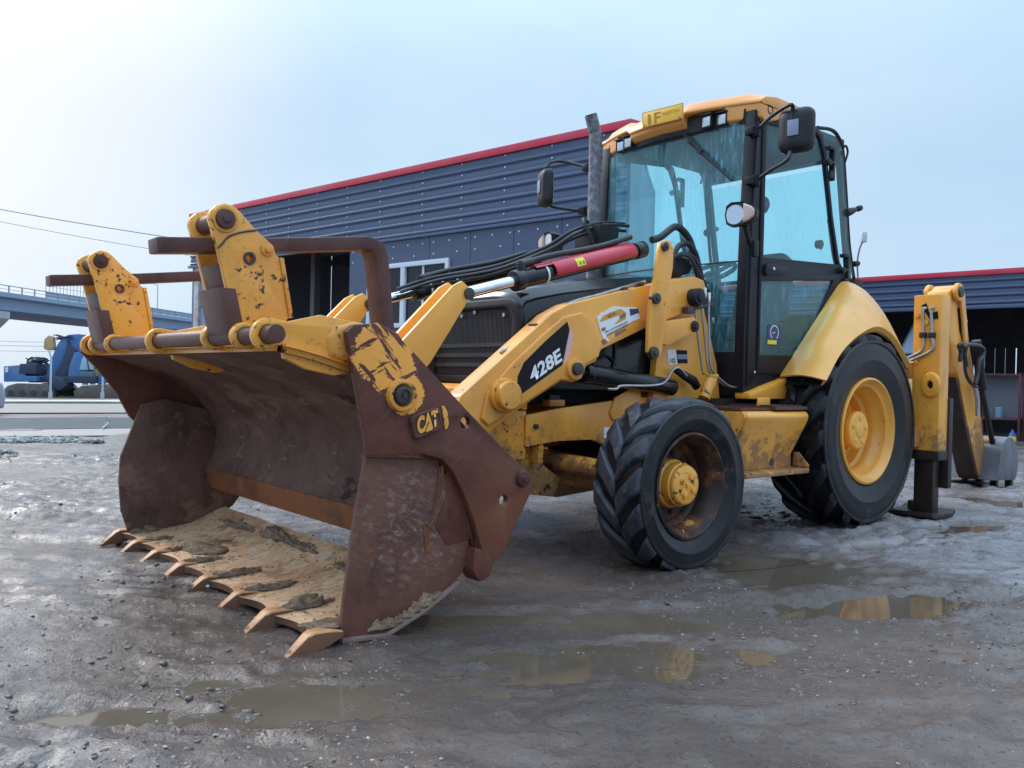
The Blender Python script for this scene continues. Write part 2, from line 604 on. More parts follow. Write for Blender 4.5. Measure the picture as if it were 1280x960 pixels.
def circ(c, r, n=16, a0=0., a1=2 * PI, full=True):
    k = n if full else n - 1
    return [(c[0] + r * math.cos(a0 + (a1 - a0) * i / k), c[1] + r * math.sin(a0 + (a1 - a0) * i / k)) for i in range(n)]


def plate(name, outline, holes, y0, y1, mat, parent, bevel=.004, axis='y'):
    """a flat plate with real holes, cut from a filled curve; outline in (x, z), thickness along y"""
    cu = bpy.data.curves.new(name, 'CURVE')
    cu.dimensions = '2D'
    cu.fill_mode = 'BOTH'
    th = abs(y1 - y0) / 2
    cu.extrude = max(th - bevel, 1e-4)
    cu.bevel_depth = bevel
    cu.bevel_resolution = 1
    cu.offset = -bevel
    for ring in [outline] + list(holes):
        sp = cu.splines.new('POLY')
        sp.points.add(len(ring) - 1)
        for p, q in zip(sp.points, ring):
            p.co = (q[0], q[1], 0, 1)
        sp.use_cyclic_u = True
    t = bpy.data.objects.new(name, cu)
    me = bpy.data.meshes.new_from_object(t)
    bpy.data.objects.remove(t)
    bpy.data.curves.remove(cu)
    me.name = name
    c = (y0 + y1) / 2
    n = len(me.vertices)
    co = np.empty(n * 3)
    me.vertices.foreach_get('co', co)
    co = co.reshape(-1, 3)
    if axis == 'y':
        new = np.stack([co[:, 0], co[:, 2] + c, co[:, 1]], 1)
    elif axis == 'x':
        new = np.stack([co[:, 2] + c, co[:, 0], co[:, 1]], 1)
    else:
        new = np.stack([co[:, 0], co[:, 1], co[:, 2] + c], 1)
    me.vertices.foreach_set('co', new.ravel())
    me.materials.clear()
    me.materials.append(MT[mat])
    bm = bmesh.new()
    bm.from_mesh(me)
    bmesh.ops.remove_doubles(bm, verts=bm.verts, dist=1e-5)
    bmesh.ops.recalc_face_normals(bm, faces=bm.faces)
    bm.to_mesh(me)
    bm.free()
    me.polygons.foreach_set('use_smooth', [True] * len(me.polygons))
    me.set_sharp_from_angle(angle=R(38))
    o = bpy.data.objects.new(name, me)
    COL.objects.link(o)
    o.parent = parent
    return o


def text_mesh(txt, o3, u3, v3, mat, parent, name='lettering', depth=.0015, bold=.0, fit=True):
    """lettering laid in the parallelogram o3, u3 (end of the baseline), v3 (top of the first letter)"""
    cu = bpy.data.curves.new(name, 'FONT')
    cu.body = txt
    cu.offset = bold
    cu.resolution_u = 4
    t = bpy.data.objects.new(name, cu)
    me = bpy.data.meshes.new_from_object(t)
    bpy.data.objects.remove(t)
    n = len(me.vertices)
    co = np.empty(n * 3)
    me.vertices.foreach_get('co', co)
    co = co.reshape(-1, 3)
    lo, hi = co.min(0), co.max(0)
    a = (co[:, 0] - lo[0]) / (hi[0] - lo[0])
    b = (co[:, 1] - lo[1]) / (hi[1] - lo[1])
    O, U, V = (np.array(q, float) for q in (o3, u3, v3))
    Nn = np.cross(U - O, V - O)
    Nn /= np.linalg.norm(Nn)
    p = O + np.outer(a, U - O) + np.outer(b, V - O) + Nn * depth
    me.vertices.foreach_set('co', p.ravel())
    me.materials.clear()
    me.materials.append(MT[mat])
    o = bpy.data.objects.new(name, me)
    COL.objects.link(o)
    o.parent = parent
    return o


def smooth_path(pts, k=6):
    P = [Vector(p) for p in pts]
    P = [P[0] * 2 - P[1]] + P + [P[-1] * 2 - P[-2]]
    out = []
    for i in range(1, len(P) - 2):
        for j in range(k):
            t = j / k
            a, b, c, d = P[i - 1:i + 3]
            out.append(.5 * ((2 * b) + (c - a) * t + (2 * a - 5 * b + 4 * c - d) * t * t + (3 * b - a - 3 * c + d) * t ** 3))
    out.append(P[-2])
    return out


# value noise for the terrain
_rs = np.random.RandomState(3)
_L = _rs.rand(256, 256)


def vnoise(x, y):
    xi, yi = np.floor(x).astype(int), np.floor(y).astype(int)
    fx, fy = x - xi, y - yi
    fx, fy = fx * fx * (3 - 2 * fx), fy * fy * (3 - 2 * fy)
    g = lambda i, j: _L[i % 256, j % 256]
    return (g(xi, yi) * (1 - fx) + g(xi + 1, yi) * fx) * (1 - fy) + (g(xi, yi + 1) * (1 - fx) + g(xi + 1, yi + 1) * fx) * fy - .5

# ================================================================== the backhoe loader
# machine frame: x forward, y to the machine's left, z up, origin under the rear axle
ROOT = empty('backhoe_loader', (1.783, 6.48, 0), R(219.95))
tag(ROOT, 'yellow backhoe loader with rusty open front bucket, black cab and raised folding forks', 'backhoe loader')


# ---------------------------------------------------------------- wheels
def make_tyre(name, Rr, w, rim, n, lh, sweep, hw, parent, mats):
    mb = MB()
    rc = Rr - lh
    half = [(rim - .012, .30 * w), (rim + .004, .385 * w), (rim + .02, .40 * w), (rim + .028, .425 * w), (rim + .045, .43 * w),
            (rim + .40 * (rc - rim), .492 * w), (rim + .46 * (rc - rim), .495 * w), (rim + .48 * (rc - rim), .500 * w), (rim + .50 * (rc - rim), .500 * w), (rim + .52 * (rc - rim), .497 * w), (rim + .70 * (rc - rim), .498 * w), (rim + .86 * (rc - rim), .488 * w),
            (rc - .030, .480 * w), (rc - .026, .497 * w), (rc - .012, .497 * w), (rc - .006, .475 * w), (rc - .010, .455 * w), (rc - .012, .40 * w), (rc, .25 * w), (rc + .002, .0)]
    prof = half + [(r, -y) for r, y in half[-2::-1]]
    mb.lathe(prof, (0, 0, 0), 'y', 72)

    def carc(y):
        ay = abs(y)
        q = [(b, a) for a, b in half[::-1]]
        for (y0, r0), (y1, r1) in zip(q, q[1:]):
            if y0 <= ay <= y1:
                return r0 + (r1 - r0) * (ay - y0) / max(y1 - y0, 1e-6)
        return rc - .035
    rnd = random.Random(name)
    for sg in (-1, 1):
        for i in range(n):
            a0 = 2 * PI * (i + (.5 if sg > 0 else 0)) / n
            rr = []
            for t, hf, tw in ((-.06, .55, 1.0), (.04, 1.0, 1.0), (.2, 1.03, .95), (.42, 1., .95), (.66, 1., 1.02), (.84, 1.0, 1.12), (.93, .82, 1.16), (.98, .30, 1.12)):
                y = sg * w * (.03 + .455 * max(t, -.06))
                a = a0 + sweep * max(t, 0) ** .8
                r0 = carc(min(abs(y), .45 * w)) - .012
                top = rc + lh * hf * (1 + rnd.uniform(-.07, .07)) - (.006 if t > .8 else 0) - (.006 if t > .95 else 0)
                hh = hw * tw
                pts = []
                for da, rad in ((-hh * 1.18, r0), (-hh, top - .006), (-hh * .8, top), (hh * .8, top), (hh, top - .006), (hh * 1.18, r0)):
                    aa = a + da
                    pts.append((rad * math.cos(aa), y, rad * math.sin(aa)))
                rr.append(pts)
            mb.rings(rr, 1)
    return mb.build(name, mats, parent, ang=42)


def make_rear_wheel():
    w = empty('rear_wheel', (0, .805, .655), 0, ROOT)
    rim = MB()
    RR = .352
    rim.lathe([(RR + .012, .176), (RR + .010, .190), (RR - .004, .195), (RR - .012, .186), (RR - .020, .165), (RR - .05, .150), (RR - .055, .10), (RR - .075, .085),
               (RR - .078, .03), (RR - .10, .015), (RR - .105, -.05), (RR - .15, -.062), (.15, -.05), (.12, -.05), (.0, -.05)], (0, 0, 0), 'y', 64)
    rim.lathe([(RR + .012, .176), (RR - .02, -.19)], (0, 0, 0), 'y', 64)
    rim = rim.build('wheel_rim', 'wheel_yellow', w, ang=50, recalc=True)
    hub = MB()
    hub.lathe([(.0, .128), (.045, .128), (.048, .122), (.118, .120), (.130, .112), (.132, .085), (.12, .07), (.12, -.05)], (0, 0, 0), 'y', 40)
    for k in range(5):
        a = 2 * PI * k / 5 + .4
        hub.cyl((.085 * math.cos(a), .11, .085 * math.sin(a)), (.085 * math.cos(a), .126, .085 * math.sin(a)), .020, 10)
    hub.build('wheel_hub', 'wheel_yellow', w, .002)
    nuts = MB()
    for k in range(8):
        a = 2 * PI * k / 8
        nuts.cyl((.19 * math.cos(a), -.055, .19 * math.sin(a)), (.19 * math.cos(a), -.03, .19 * math.sin(a)), .014, 6)
    nuts.tube([(.24, .08, .12), (.25, .11, .125), (.245, .14, .13)], .008, 6)
    nuts.build('wheel_nut', 'wheel_yellow', w)
    make_tyre('tyre', .664, .43, .345, 18, .042, .50, .066, w, ['tyre', 'tyre'])
    return w


def make_front_wheel():
    w = empty('front_wheel', (2.08, 1.01, .435), 0, ROOT)
    RR = .262
    rim = MB()
    rim.lathe([(RR + .010, .118), (RR + .010, .130), (RR - .002, .134), (RR - .010, .126), (RR - .016, .10), (RR - .035, .085), (RR - .04, .0), (RR - .06, -.012),
               (RR - .065, -.04), (.15, -.055), (.12, -.05), (.0, -.05)], (0, 0, 0), 'y', 56)
    rim.lathe([(RR + .01, .118), (RR - .02, -.13)], (0, 0, 0), 'y', 56)
    for k in range(10):
        a = 2 * PI * k / 10
        rim.cyl((.165 * math.cos(a), -.06, .165 * math.sin(a)), (.165 * math.cos(a), -.03, .165 * math.sin(a)), .013, 6)
    rim.build('wheel_rim', 'rim_front', w, ang=50)
    hub = MB()
    hub.lathe([(.0, .100), (.088, .100), (.098, .095), (.104, .085), (.104, .068), (.112, .064), (.112, .02), (.125, .012), (.128, -.05)], (0, 0, 0), 'y', 40)
    for k in range(4):
        a = 2 * PI * k / 4 + .5
        hub.cyl((.05 * math.cos(a), .095, .05 * math.sin(a)), (.05 * math.cos(a), .112, .05 * math.sin(a)), .017, 8)
    hub.cyl((0, .095, 0), (0, .108, 0), .014, 8)
    hub.build('wheel_hub', 'hub_yellow', w, .002)
    make_tyre('tyre', .445, .31, .262, 15, .024, .36, .118, w, ['tyre', 'lug'])
    return w


rw = make_rear_wheel()
r2 = dup(rw)
r2.location = (0, -.805, .655)
r2.scale = (1, -1, 1)
fw = make_front_wheel()
f2 = dup(fw)
f2.location = (2.08, -1.01, .435)
f2.scale = (1, -1, 1)

# ---------------------------------------------------------------- chassis, axles
mb = MB()
for s in (1, -1):
    mb.prism([(2.60, .765), (2.35, .80), (1.742, .862), (.4, .87), (-.6, .80), (-.6, .45), (.4, .45), (1.40, .47), (1.72, .50), (1.90, .535), (2.02, .60), (2.10, .622), (2.36, .622), (2.60, .600)],
             s * .45, s * .41)
mb.box((-.55, -.40, .50), (1.3, .40, .80))
mb.build('chassis_frame', 'yellow', ROOT, .004)
mb = MB()
mb.box((2.585, -.435, .53), (2.64, .435, .79))
mb.prism([(2.64, .79), (2.82, .84), (2.88, .80), (2.86, .62), (2.72, .52), (2.64, .53)], -.40, .44)
mb.build('front_crossmember', 'yellow_rust', ROOT, .01)
mb = MB()
mb.prism([(2.60, .62), (2.72, .56), (2.62, .40), (2.50, .33), (2.30, .30), (2.25, .40)], -.33, .36)
mb.box((2.46, .36, .50), (2.50, .44, .66))
mb.build('front_guard', 'yellow_rust', ROOT, .012)
mb = MB()
mb.tube([(2.10, -.86, .43), (2.10, -.5, .43), (2.10, -.16, .40), (2.10, .16, .40), (2.10, .5, .43), (2.10, .86, .43)], [.09, .085, .14, .14, .085, .09], 16)
mb.tube([(2.24, -.62, .49), (2.24, .62, .49)], .035, 12)
mb.tube([(2.24, .3, .49), (2.24, .80, .48)], .052, 12)
mb.build('front_axle', 'yellow_rust', ROOT, .004)
mb = MB()
mb.tube([(0, -.68, .655), (0, -.2, .655), (0, .2, .655), (0, .68, .655)], [.11, .15, .15, .11], 16)
mb.tube([(2.0, 0, .5), (.2, 0, .6)], .05, 10)
mb.box((.3, -.3, .45), (1.6, .3, .62))
mb.build('rear_axle', 'dark', ROOT, .01)

# frame marks
mb = MB()
c = (2.537, 0.452, 0.705)
mb.cyl((c[0], .452, c[2]), (c[0], .468, c[2]), .015, 12)
mb.build('frame_bolt', 'pin', ROOT, .002)
q = [(2.011, 0.691), (1.958, 0.689), (1.956, 0.625), (2.009, 0.626)]
MB().prism(q, .4505, .4525).build('frame_label', 'white', ROOT)
q = [(1.933, 0.86), (1.819, 0.907), (1.714, 0.923), (1.707, 0.704), (1.874, 0.697), (1.956, 0.74), (1.97, 0.773)]
MB().prism(q, .4495, .462).build('frame_gusset', 'yellow', ROOT, .004)
q = [(2.406, 0.846), (2.292, 0.846), (2.291, 0.811), (2.405, 0.811)]
b = MB().prism(q, .33, .42).build('frame_bracket', 'yellow_dark', ROOT, .003)
q = [(2.389, 0.872), (2.311, 0.872), (2.31, 0.824), (2.388, 0.824)]
MB().prism(q, .35, .40).build('bracket_block', 'black', ROOT, .004)

# ---------------------------------------------------------------- hood and engine
mb = MB()
prof = [(2.60, .96), (2.60, 1.33), (2.575, 1.405), (2.50, 1.45), (2.20, 1.52), (1.70, 1.60), (1.12, 1.65)]
rings = []
for x, z in [(2.60, 1.39), (2.575, 1.425), (2.50, 1.452), (2.30, 1.495), (2.00, 1.545), (1.6, 1.60), (1.10, 1.65)]:
    h = .425
    ring = [(x, -h, .90), (x, -h, z - .16), (x, -h + .03, z - .06), (x, -h + .10, z), (x, -.15, z + .02), (x, .15, z + .02), (x, h - .10, z), (x, h - .03, z - .06), (x, h, z - .16), (x, h, .90)]
    rings.append(ring)
mb.rings(rings)
mb.build('hood', 'black_gloss', ROOT, .012, 3, ang=50)
q = [(2.791, 1.29), (2.697, 1.355), (2.543, 1.443), (2.358, 1.516), (2.08, 1.587), (2.104, 1.53), (2.356, 1.45), (2.585, 1.333), (2.715, 1.241)]
mb = MB()
mb.prism([(2.45, 1.30), (2.30, 1.385), (1.95, 1.455), (1.55, 1.50), (1.50, 1.41), (1.95, 1.35), (2.30, 1.27)], .427, .431)
pa = mb.build('hood_side_band', simple('hood_band_faded', (.030, .036, .060), .3, dust=.3), ROOT, .001)
# radiator grille in its rounded frame
gr = plate('grille_frame', [(-.43, .93)] + [(-.43, 1.25)] + circ((-.31, 1.27), .12, 6, PI, PI / 2, False) + circ((.31, 1.27), .12, 6, PI / 2, 0, False) + [(.43, .93)],
           [[(-.36, .97), (-.36, 1.24)] + circ((-.29, 1.27), .07, 5, PI, PI / 2, False) + circ((.29, 1.27), .07, 5, PI / 2, 0, False) + [(.36, .97)]], 2.60, 2.645, 'black', ROOT, .012, axis='x')
mb = MB()
for i in range(64):
    y = -.36 + .72 * i / 63
    mb.box((2.614, y - .0028, .965), (2.619, y + .0028, 1.335))
for i in range(42):
    z = .97 + .37 * i / 41
    mb.box((2.610, -.36, z - .0026), (2.614, .36, z + .0026))
for z in (1.02, 1.075, 1.13):
    mb.box((2.604, -.36, z), (2.628, .36, z + .022))
mb.build('grille_mesh', 'grille', gr, smooth=False)
mb = MB()
for y, z in ((-.25, 1.33), (.02, 1.325), (.28, 1.30), (-.1, 1.31)):
    mb.cyl((2.62, y, z), (2.632, y, z), .012, 8)
mb.build('grille_stud', 'steel_pipe', gr, .001)
MB().box((2.58, -.36, .965), (2.60, .36, 1.335)).build('grille_backing', 'dark', gr)
mb = MB()
mb.prism([(2.60, .90), (2.74, .925), (2.80, .90), (2.80, .84), (2.60, .79)], -.44, .46)
mb.build('bumper_shelf', 'yellow', ROOT, .012)
mb = MB()
mb.box((1.12, -.36, .82), (2.58, .36, 1.42))
rn = random.Random(4)
for k in range(26):
    x, z = rn.uniform(1.2, 2.4), rn.uniform(.86, 1.3)
    mb.box((x, .33, z), (x + rn.uniform(.03, .14), .37 + rn.uniform(.01, .05), z + rn.uniform(.02, .10)))
for k in range(12):
    x, z = rn.uniform(1.25, 2.2), rn.uniform(.9, 1.3)
    mb.tube(smooth_path([(x, .40, z), (x + .12, .43, z + rn.uniform(-.1, .1)), (x + .3, .40, z + rn.uniform(-.1, .1))], 5), .010, 6)
mb.build('engine', 'dark', ROOT, .004, 1)
mb = MB()
mb.tube(smooth_path([(1.92, .42, 1.25), (1.91, .435, 1.12), (1.93, .43, 1.02), (1.97, .42, .95)], 5), .007, 6)
mb.tube(smooth_path([(2.05, .42, 1.08), (1.98, .435, 1.10), (1.9, .43, 1.05)], 5), .006, 6)
mb.build('engine_hose', 'hose', ROOT)

# exhaust stack
mb = MB()
mb.tube(smooth_path([(1.30, -.375, 1.55), (1.30, -.375, 2.1), (1.30, -.375, 2.62), (1.315, -.375, 2.71), (1.35, -.375, 2.80)], 6), .044, 18)
st = mb.build('exhaust_stack', 'stack', ROOT)
mb = MB()
mb.tube([(1.335, -.375, 2.762), (1.353, -.375, 2.806)], [.039, .039], 18)
mb.build('exhaust_mouth', 'dark', st)


# ---------------------------------------------------------------- loader arms (both sides)
ARM = [(3.123, 0.873), (2.817, 1.102), (2.551, 1.299), (2.427, 1.358), (2.137, 1.432), (1.821, 1.508), (1.609, 1.555), (1.386, 1.604), (1.291, 1.589), (1.248, 1.513), (1.301, 1.44), (1.572, 1.34), (1.785, 1.276), (2.177, 1.127), (2.218, 1.06), (2.291, 1.032), (2.325, 0.962), (2.39, 0.944), (2.472, 0.951), (2.682, 0.846), (2.923, 0.709)]
ARM = [(3.20, .70)] + ARM + [(3.05, .62), (3.30, .42), (3.42, .38), (3.47, .45), (3.40, .55)]
EMB = [(3.01, 0.758), (2.979, 0.89), (2.831, 1.03), (2.622, 1.191), (2.484, 1.286), (2.35, 1.32), (2.277, 1.291), (2.232, 1.228), (2.199, 1.156), (2.209, 1.086), (2.311, 1.04), (2.345, 0.966), (2.41, 0.948), (2.491, 0.956), (2.699, 0.851), (2.965, 0.723)]
RINGC = (2.4, 0.6, 1.016)
BOSS = (2.885, 0.62, 0.875)
LEVPIN = (3.06, 1.364)
LEVER = [(3.152, 1.396), (3.101, 1.423), (3.066, 1.399), (3.06, 1.349), (3.083, 1.301), (3.272, 1.029), (3.435, 0.849), (3.523, 0.957), (3.429, 1.123)]
LINK = [(1.798, 1.75), (1.75, 1.77), (1.707, 1.766), (1.684, 1.722), (1.687, 1.616), (1.718, 1.475), (1.733, 1.313), (1.757, 1.197), (1.769, 1.119), (1.802, 1.086), (1.851, 1.089), (1.886, 1.123), (1.884, 1.259), (1.869, 1.417), (1.833, 1.556), (1.817, 1.693)]
LOWL = [(1.699, 1.307), (1.443, 1.351), (1.396, 1.316), (1.424, 1.266), (1.68, 1.169), (1.73, 1.176)]
TOWER = [(1.654, 0.755), (1.622, 1.087), (1.566, 1.351), (1.499, 1.562), (1.394, 1.606), (1.252, 1.594), (1.181, 1.426), (1.109, 1.254), (1.035, 1.079), (0.993, 0.85), (1.139, 0.749)]
P833 = (1.772, 0.68, 1.728)
P821 = (1.838, 0.68, 1.427)
P819 = (1.848, 0.68, 1.12)
P875 = (1.404, 0.64, 1.473)
P868 = (1.443, 0.64, 1.293)
for s in (1, -1):
    arm = MB().prism(ARM, s * .46, s * .58).build('loader_arm', 'yellow', ROOT, .012, 2)
    MB().prism(EMB, s * .575, s * .597).build('arm_side_plate', 'yellow', arm, .012, 3)
    mb = MB()
    mb.lathe([(0, .05), (.034, .05), (.040, .044), (.042, .0)], (RINGC[0], 0, RINGC[2]), 'y', 24)
    ring = MB()
    yb = .595
    ring.cyl((RINGC[0], s * (yb - .02), RINGC[2]), (RINGC[0], s * (yb + .020), RINGC[2]), .058, 28)
    ring.build('pivot_boss', 'yellow_worn', arm, .006)
    ring = MB()
    ring.cyl((RINGC[0], s * yb, RINGC[2]), (RINGC[0], s * (yb + .045), RINGC[2]), .034, 20)
    ring.build('pivot_pin', 'pin', arm, .006)
    ring = MB()
    ring.cyl((BOSS[0], s * .57, BOSS[2]), (BOSS[0], s * .625, BOSS[2]), .086, 36)
    ring.cyl((BOSS[0], s * .57, BOSS[2]), (BOSS[0], s * .665, BOSS[2]), .072, 36)
    ring.build('bellcrank_boss', 'yellow_worn', arm, .010, 3)
    # pipe along the top edge of the arm
    ring = MB()
    pz = [(2.85, 0.54, 1.073), (2.825, 0.54, 1.09), (2.73, 0.54, 1.114), (2.667, 0.54, 1.174), (2.597, 0.54, 1.232), (2.514, 0.54, 1.287), (2.429, 0.54, 1.335), (2.341, 0.54, 1.371), (2.158, 0.54, 1.42), (1.965, 0.54, 1.476), (1.776, 0.54, 1.529)]
    ring.tube(smooth_path([(p[0], s * .53, p[2] + .012) for p in pz], 4), .0085, 8)
    ring.build('arm_pipe', 'steel_pipe', arm)
    ring = MB()
    pz = [(2.63, 0.54, 1.226), (1.965, 0.54, 1.471), (1.831, 0.54, 1.51)]
    for p in pz:
        ring.box((p[0] - .014, s * .53 - .03, p[2] - .016), (p[0] + .014, s * .53 + .03, p[2] + .018))
    ring.build('pipe_clip', 'pin', arm, .003)
    # tilt lever: two plates with a spacer
    lv = MB()
    for y in (.515, .405):
        lv.prism(LEVER, s * y, s * (y + .022))
    lv.prism([(LEVER[-1][0] + .02, LEVER[-1][1] + .03), (LEVER[-1][0] + .12, LEVER[-1][1] - .03), (LEVER[-2][0] + .02, LEVER[-2][1] + .02), (LEVER[-2][0] - .10, LEVER[-2][1] + .05)], s * .42, s * .52)
    lv = lv.build('tilt_lever', 'yellow_clean', ROOT, .004)
    mb = MB()
    mb.cyl((LEVPIN[0], s * .395, LEVPIN[1]), (LEVPIN[0], s * .548, LEVPIN[1]), .030, 14)
    mb.build('lever_pin', 'pin', lv, .004)
    mb = MB()
    mb.cyl((LEVPIN[0], s * .435, LEVPIN[1]), (LEVPIN[0], s * .51, LEVPIN[1]), .042, 18)
    mb.build('rod_eye', 'chrome', lv, .004)
    # link plate, parallel link and tower
    lk = MB().prism(LINK, s * .635, s * .662).build('loader_link', 'yellow', ROOT, .006)
    for P_, rr in ((P833, .026), (P821, .031), (P819, .036)):
        mb = MB()
        mb.cyl((P_[0], s * .64, P_[2]), (P_[0], s * .682, P_[2]), rr, 20)
        mb.cyl((P_[0], s * .64, P_[2]), (P_[0], s * .690, P_[2]), rr * .45, 8)
        mb.build('link_pin', 'pin', lk, .004)
    MB().prism(LOWL, s * .56, s * .632).build('parallel_link', 'yellow', ROOT, .008)
    tw = MB()
    tw.prism(TOWER, s * .45, s * .50)
    tw.prism(TOWER, s * .36, s * .40)
    tw = tw.build('loader_tower', 'yellow', ROOT, .006)
    for P_, rr in ((P875, .052), (P868, .034)):
        mb = MB()
        mb.cyl((P_[0], s * .56, P_[2]), (P_[0], s * .645, P_[2]), rr, 20)
        mb.cyl((P_[0], s * .56, P_[2]), (P_[0], s * .655, P_[2]), rr * .6, 12)
        mb.build('tower_pin', 'plastic', tw, .008)
    # lift cylinder under the arm
    a = Vector((RINGC[0], s * .52, RINGC[2]))
    b = Vector((1.50, s * .52, .925))
    d = (b - a).normalized()
    cyl = MB()
    cyl.cyl(a + d * .16, b, .052, 24)
    cyl.cyl(a + d * .14, a + d * .20, .058, 24)
    lc = cyl.build('lift_cylinder', 'black_gloss', ROOT, .006)
    mb = MB()
    mb.cyl(a - d * .02, a + d * .2, .026, 18)
    mb.build('lift_rod', 'chrome', lc)
    mb = MB()
    pp = [(2.128, 0.57, 0.912), (2.057, 0.57, 0.913), (2.012, 0.57, 0.931), (1.776, 0.57, 0.934), (1.648, 0.57, 0.954), (1.578, 0.57, 1.026), (1.519, 0.57, 1.042), (1.442, 0.57, 0.996)]
    mb.tube(smooth_path([(p[0], s * .585, p[2]) for p in pp], 4), .0075, 8)
    mb.build('lift_pipe', 'steel_pipe', lc)
    mb = MB()
    pp = [(1.519, 0.57, 1.032), (1.427, 0.57, 0.996), (1.349, 0.57, 0.968), (1.308, 0.57, 0.929)]
    mb.tube([(p[0], s * .56, p[2]) for p in pp], [.02, .028, .03, .026], 10)
    mb.build('cylinder_port', 'black', lc, .003)

# arm decals on the near side
q = [(2.458, 1.263), (2.44, 1.222), (2.486, 1.035), (2.773, 0.875), (2.79, 0.915), (2.791, 0.967), (2.751, 1.04), (2.619, 1.146)]
dec = MB().prism(q, .5962, .5985).build('model_decal', 'decal_black', ROOT)
q = [(2.437, 1.23), (2.413, 1.194), (2.441, 1.07), (2.477, 1.031)]
MB().prism(q, .5962, .5985).build('decal_stripe', 'decal_pink', dec)
E0 = [(2.698, 0.599, 0.936), (2.488, 0.599, 1.056), (2.722, 0.599, 1.005)]
text_mesh('428E', E0[0], E0[1], E0[2], 'white', dec, 'model_number', .0012, .035)
# torn dealer sticker
q = [(2.222, 1.299), (2.186, 1.328), (2.155, 1.338), (2.111, 1.363), (2.085, 1.37), (1.974, 1.373), (1.908, 1.378), (1.872, 1.316), (1.938, 1.294), (2.004, 1.268), (2.15, 1.202), (2.118, 1.178), (2.13, 1.173), (2.168, 1.184), (2.195, 1.235)]
stk = MB().prism(q, .5795, .5835).build('dealer_sticker', 'white', ROOT)
q = [(2.205, 1.278), (2.169, 1.315), (2.113, 1.337), (2.036, 1.36), (1.989, 1.34), (1.995, 1.304), (2.085, 1.268), (2.015, 1.334), (2.187, 1.279)]
MB().prism(q, .583, .5845).build('sticker_stripe', 'decal_orange', stk)
q = [(1.964, 1.365), (1.93, 1.367), (1.89, 1.37), (1.882, 1.348), (1.956, 1.325)]
MB().prism(q, .583, .5845).build('sticker_panel', 'decal_blue', stk)
q = [(2.183, 1.175), (2.159, 1.189), (2.133, 1.168), (2.164, 1.153)]
MB().prism(q, .58, .5835).build('sticker_residue', 'decal_brown', stk)
q = [(2.075, 1.224), (1.984, 1.256), (1.984, 1.242), (2.067, 1.202)]
MB().prism(q, .58, .5825).build('sticker_residue', 'decal_brown', stk)
q = [(2.185, 1.244), (2.154, 1.251), (2.154, 1.233), (2.185, 1.227)]
MB().prism(q, .58, .585).build('sticker_residue', 'decal_brown', stk)
q = [(2.048, 1.319), (2.002, 1.34), (1.995, 1.318), (2.034, 1.302)]
MB().prism(q, .58, .585).build('sticker_residue', 'decal_brown', stk)
e = [(2.137, 0.585, 1.302), (2.08, 0.585, 1.323), (2.139, 0.585, 1.317)]
text_mesh('DETVI', e[0], e[1], e[2], 'decal_text', stk, 'sticker_word', .0006, .01)
e = [(2.157, 0.585, 1.217), (1.978, 0.585, 1.285), (2.159, 0.585, 1.227)]
text_mesh('SERT IL STI NU MNVELZEIT', e[0], e[1], e[2], 'decal_text', stk, 'sticker_line', .0006, .02)
e = [(2.143, 0.585, 1.202), (1.971, 0.585, 1.27), (2.146, 0.585, 1.212)]
text_mesh('WARTE DI SIR MITSCHREITEN', e[0], e[1], e[2], 'decal_text', stk, 'sticker_line', .0006, .02)
# small labels on the tower
q = [(1.534, 1.152), (1.451, 1.156), (1.433, 1.068), (1.508, 1.061)]
lb = MB().prism(q, .5005, .503).build('noise_label', 'white', ROOT)
e = [(1.499, 0.503, 1.071), (1.45, 0.504, 1.075), (1.503, 0.503, 1.1)]
text_mesh('102', e[0], e[1], e[2], 'decal_text', lb, 'label_number', .0006, .03)
q = [(1.443, 1.153), (1.343, 1.155), (1.333, 1.076), (1.425, 1.073)]
lb2 = MB().prism(q, .5005, .503).build('load_label', 'decal_black', ROOT)
q = [(1.439, 1.127), (1.34, 1.13), (1.337, 1.101), (1.431, 1.098)]
MB().prism(q, .503, .5042).build('label_band', 'label_grey', lb2)

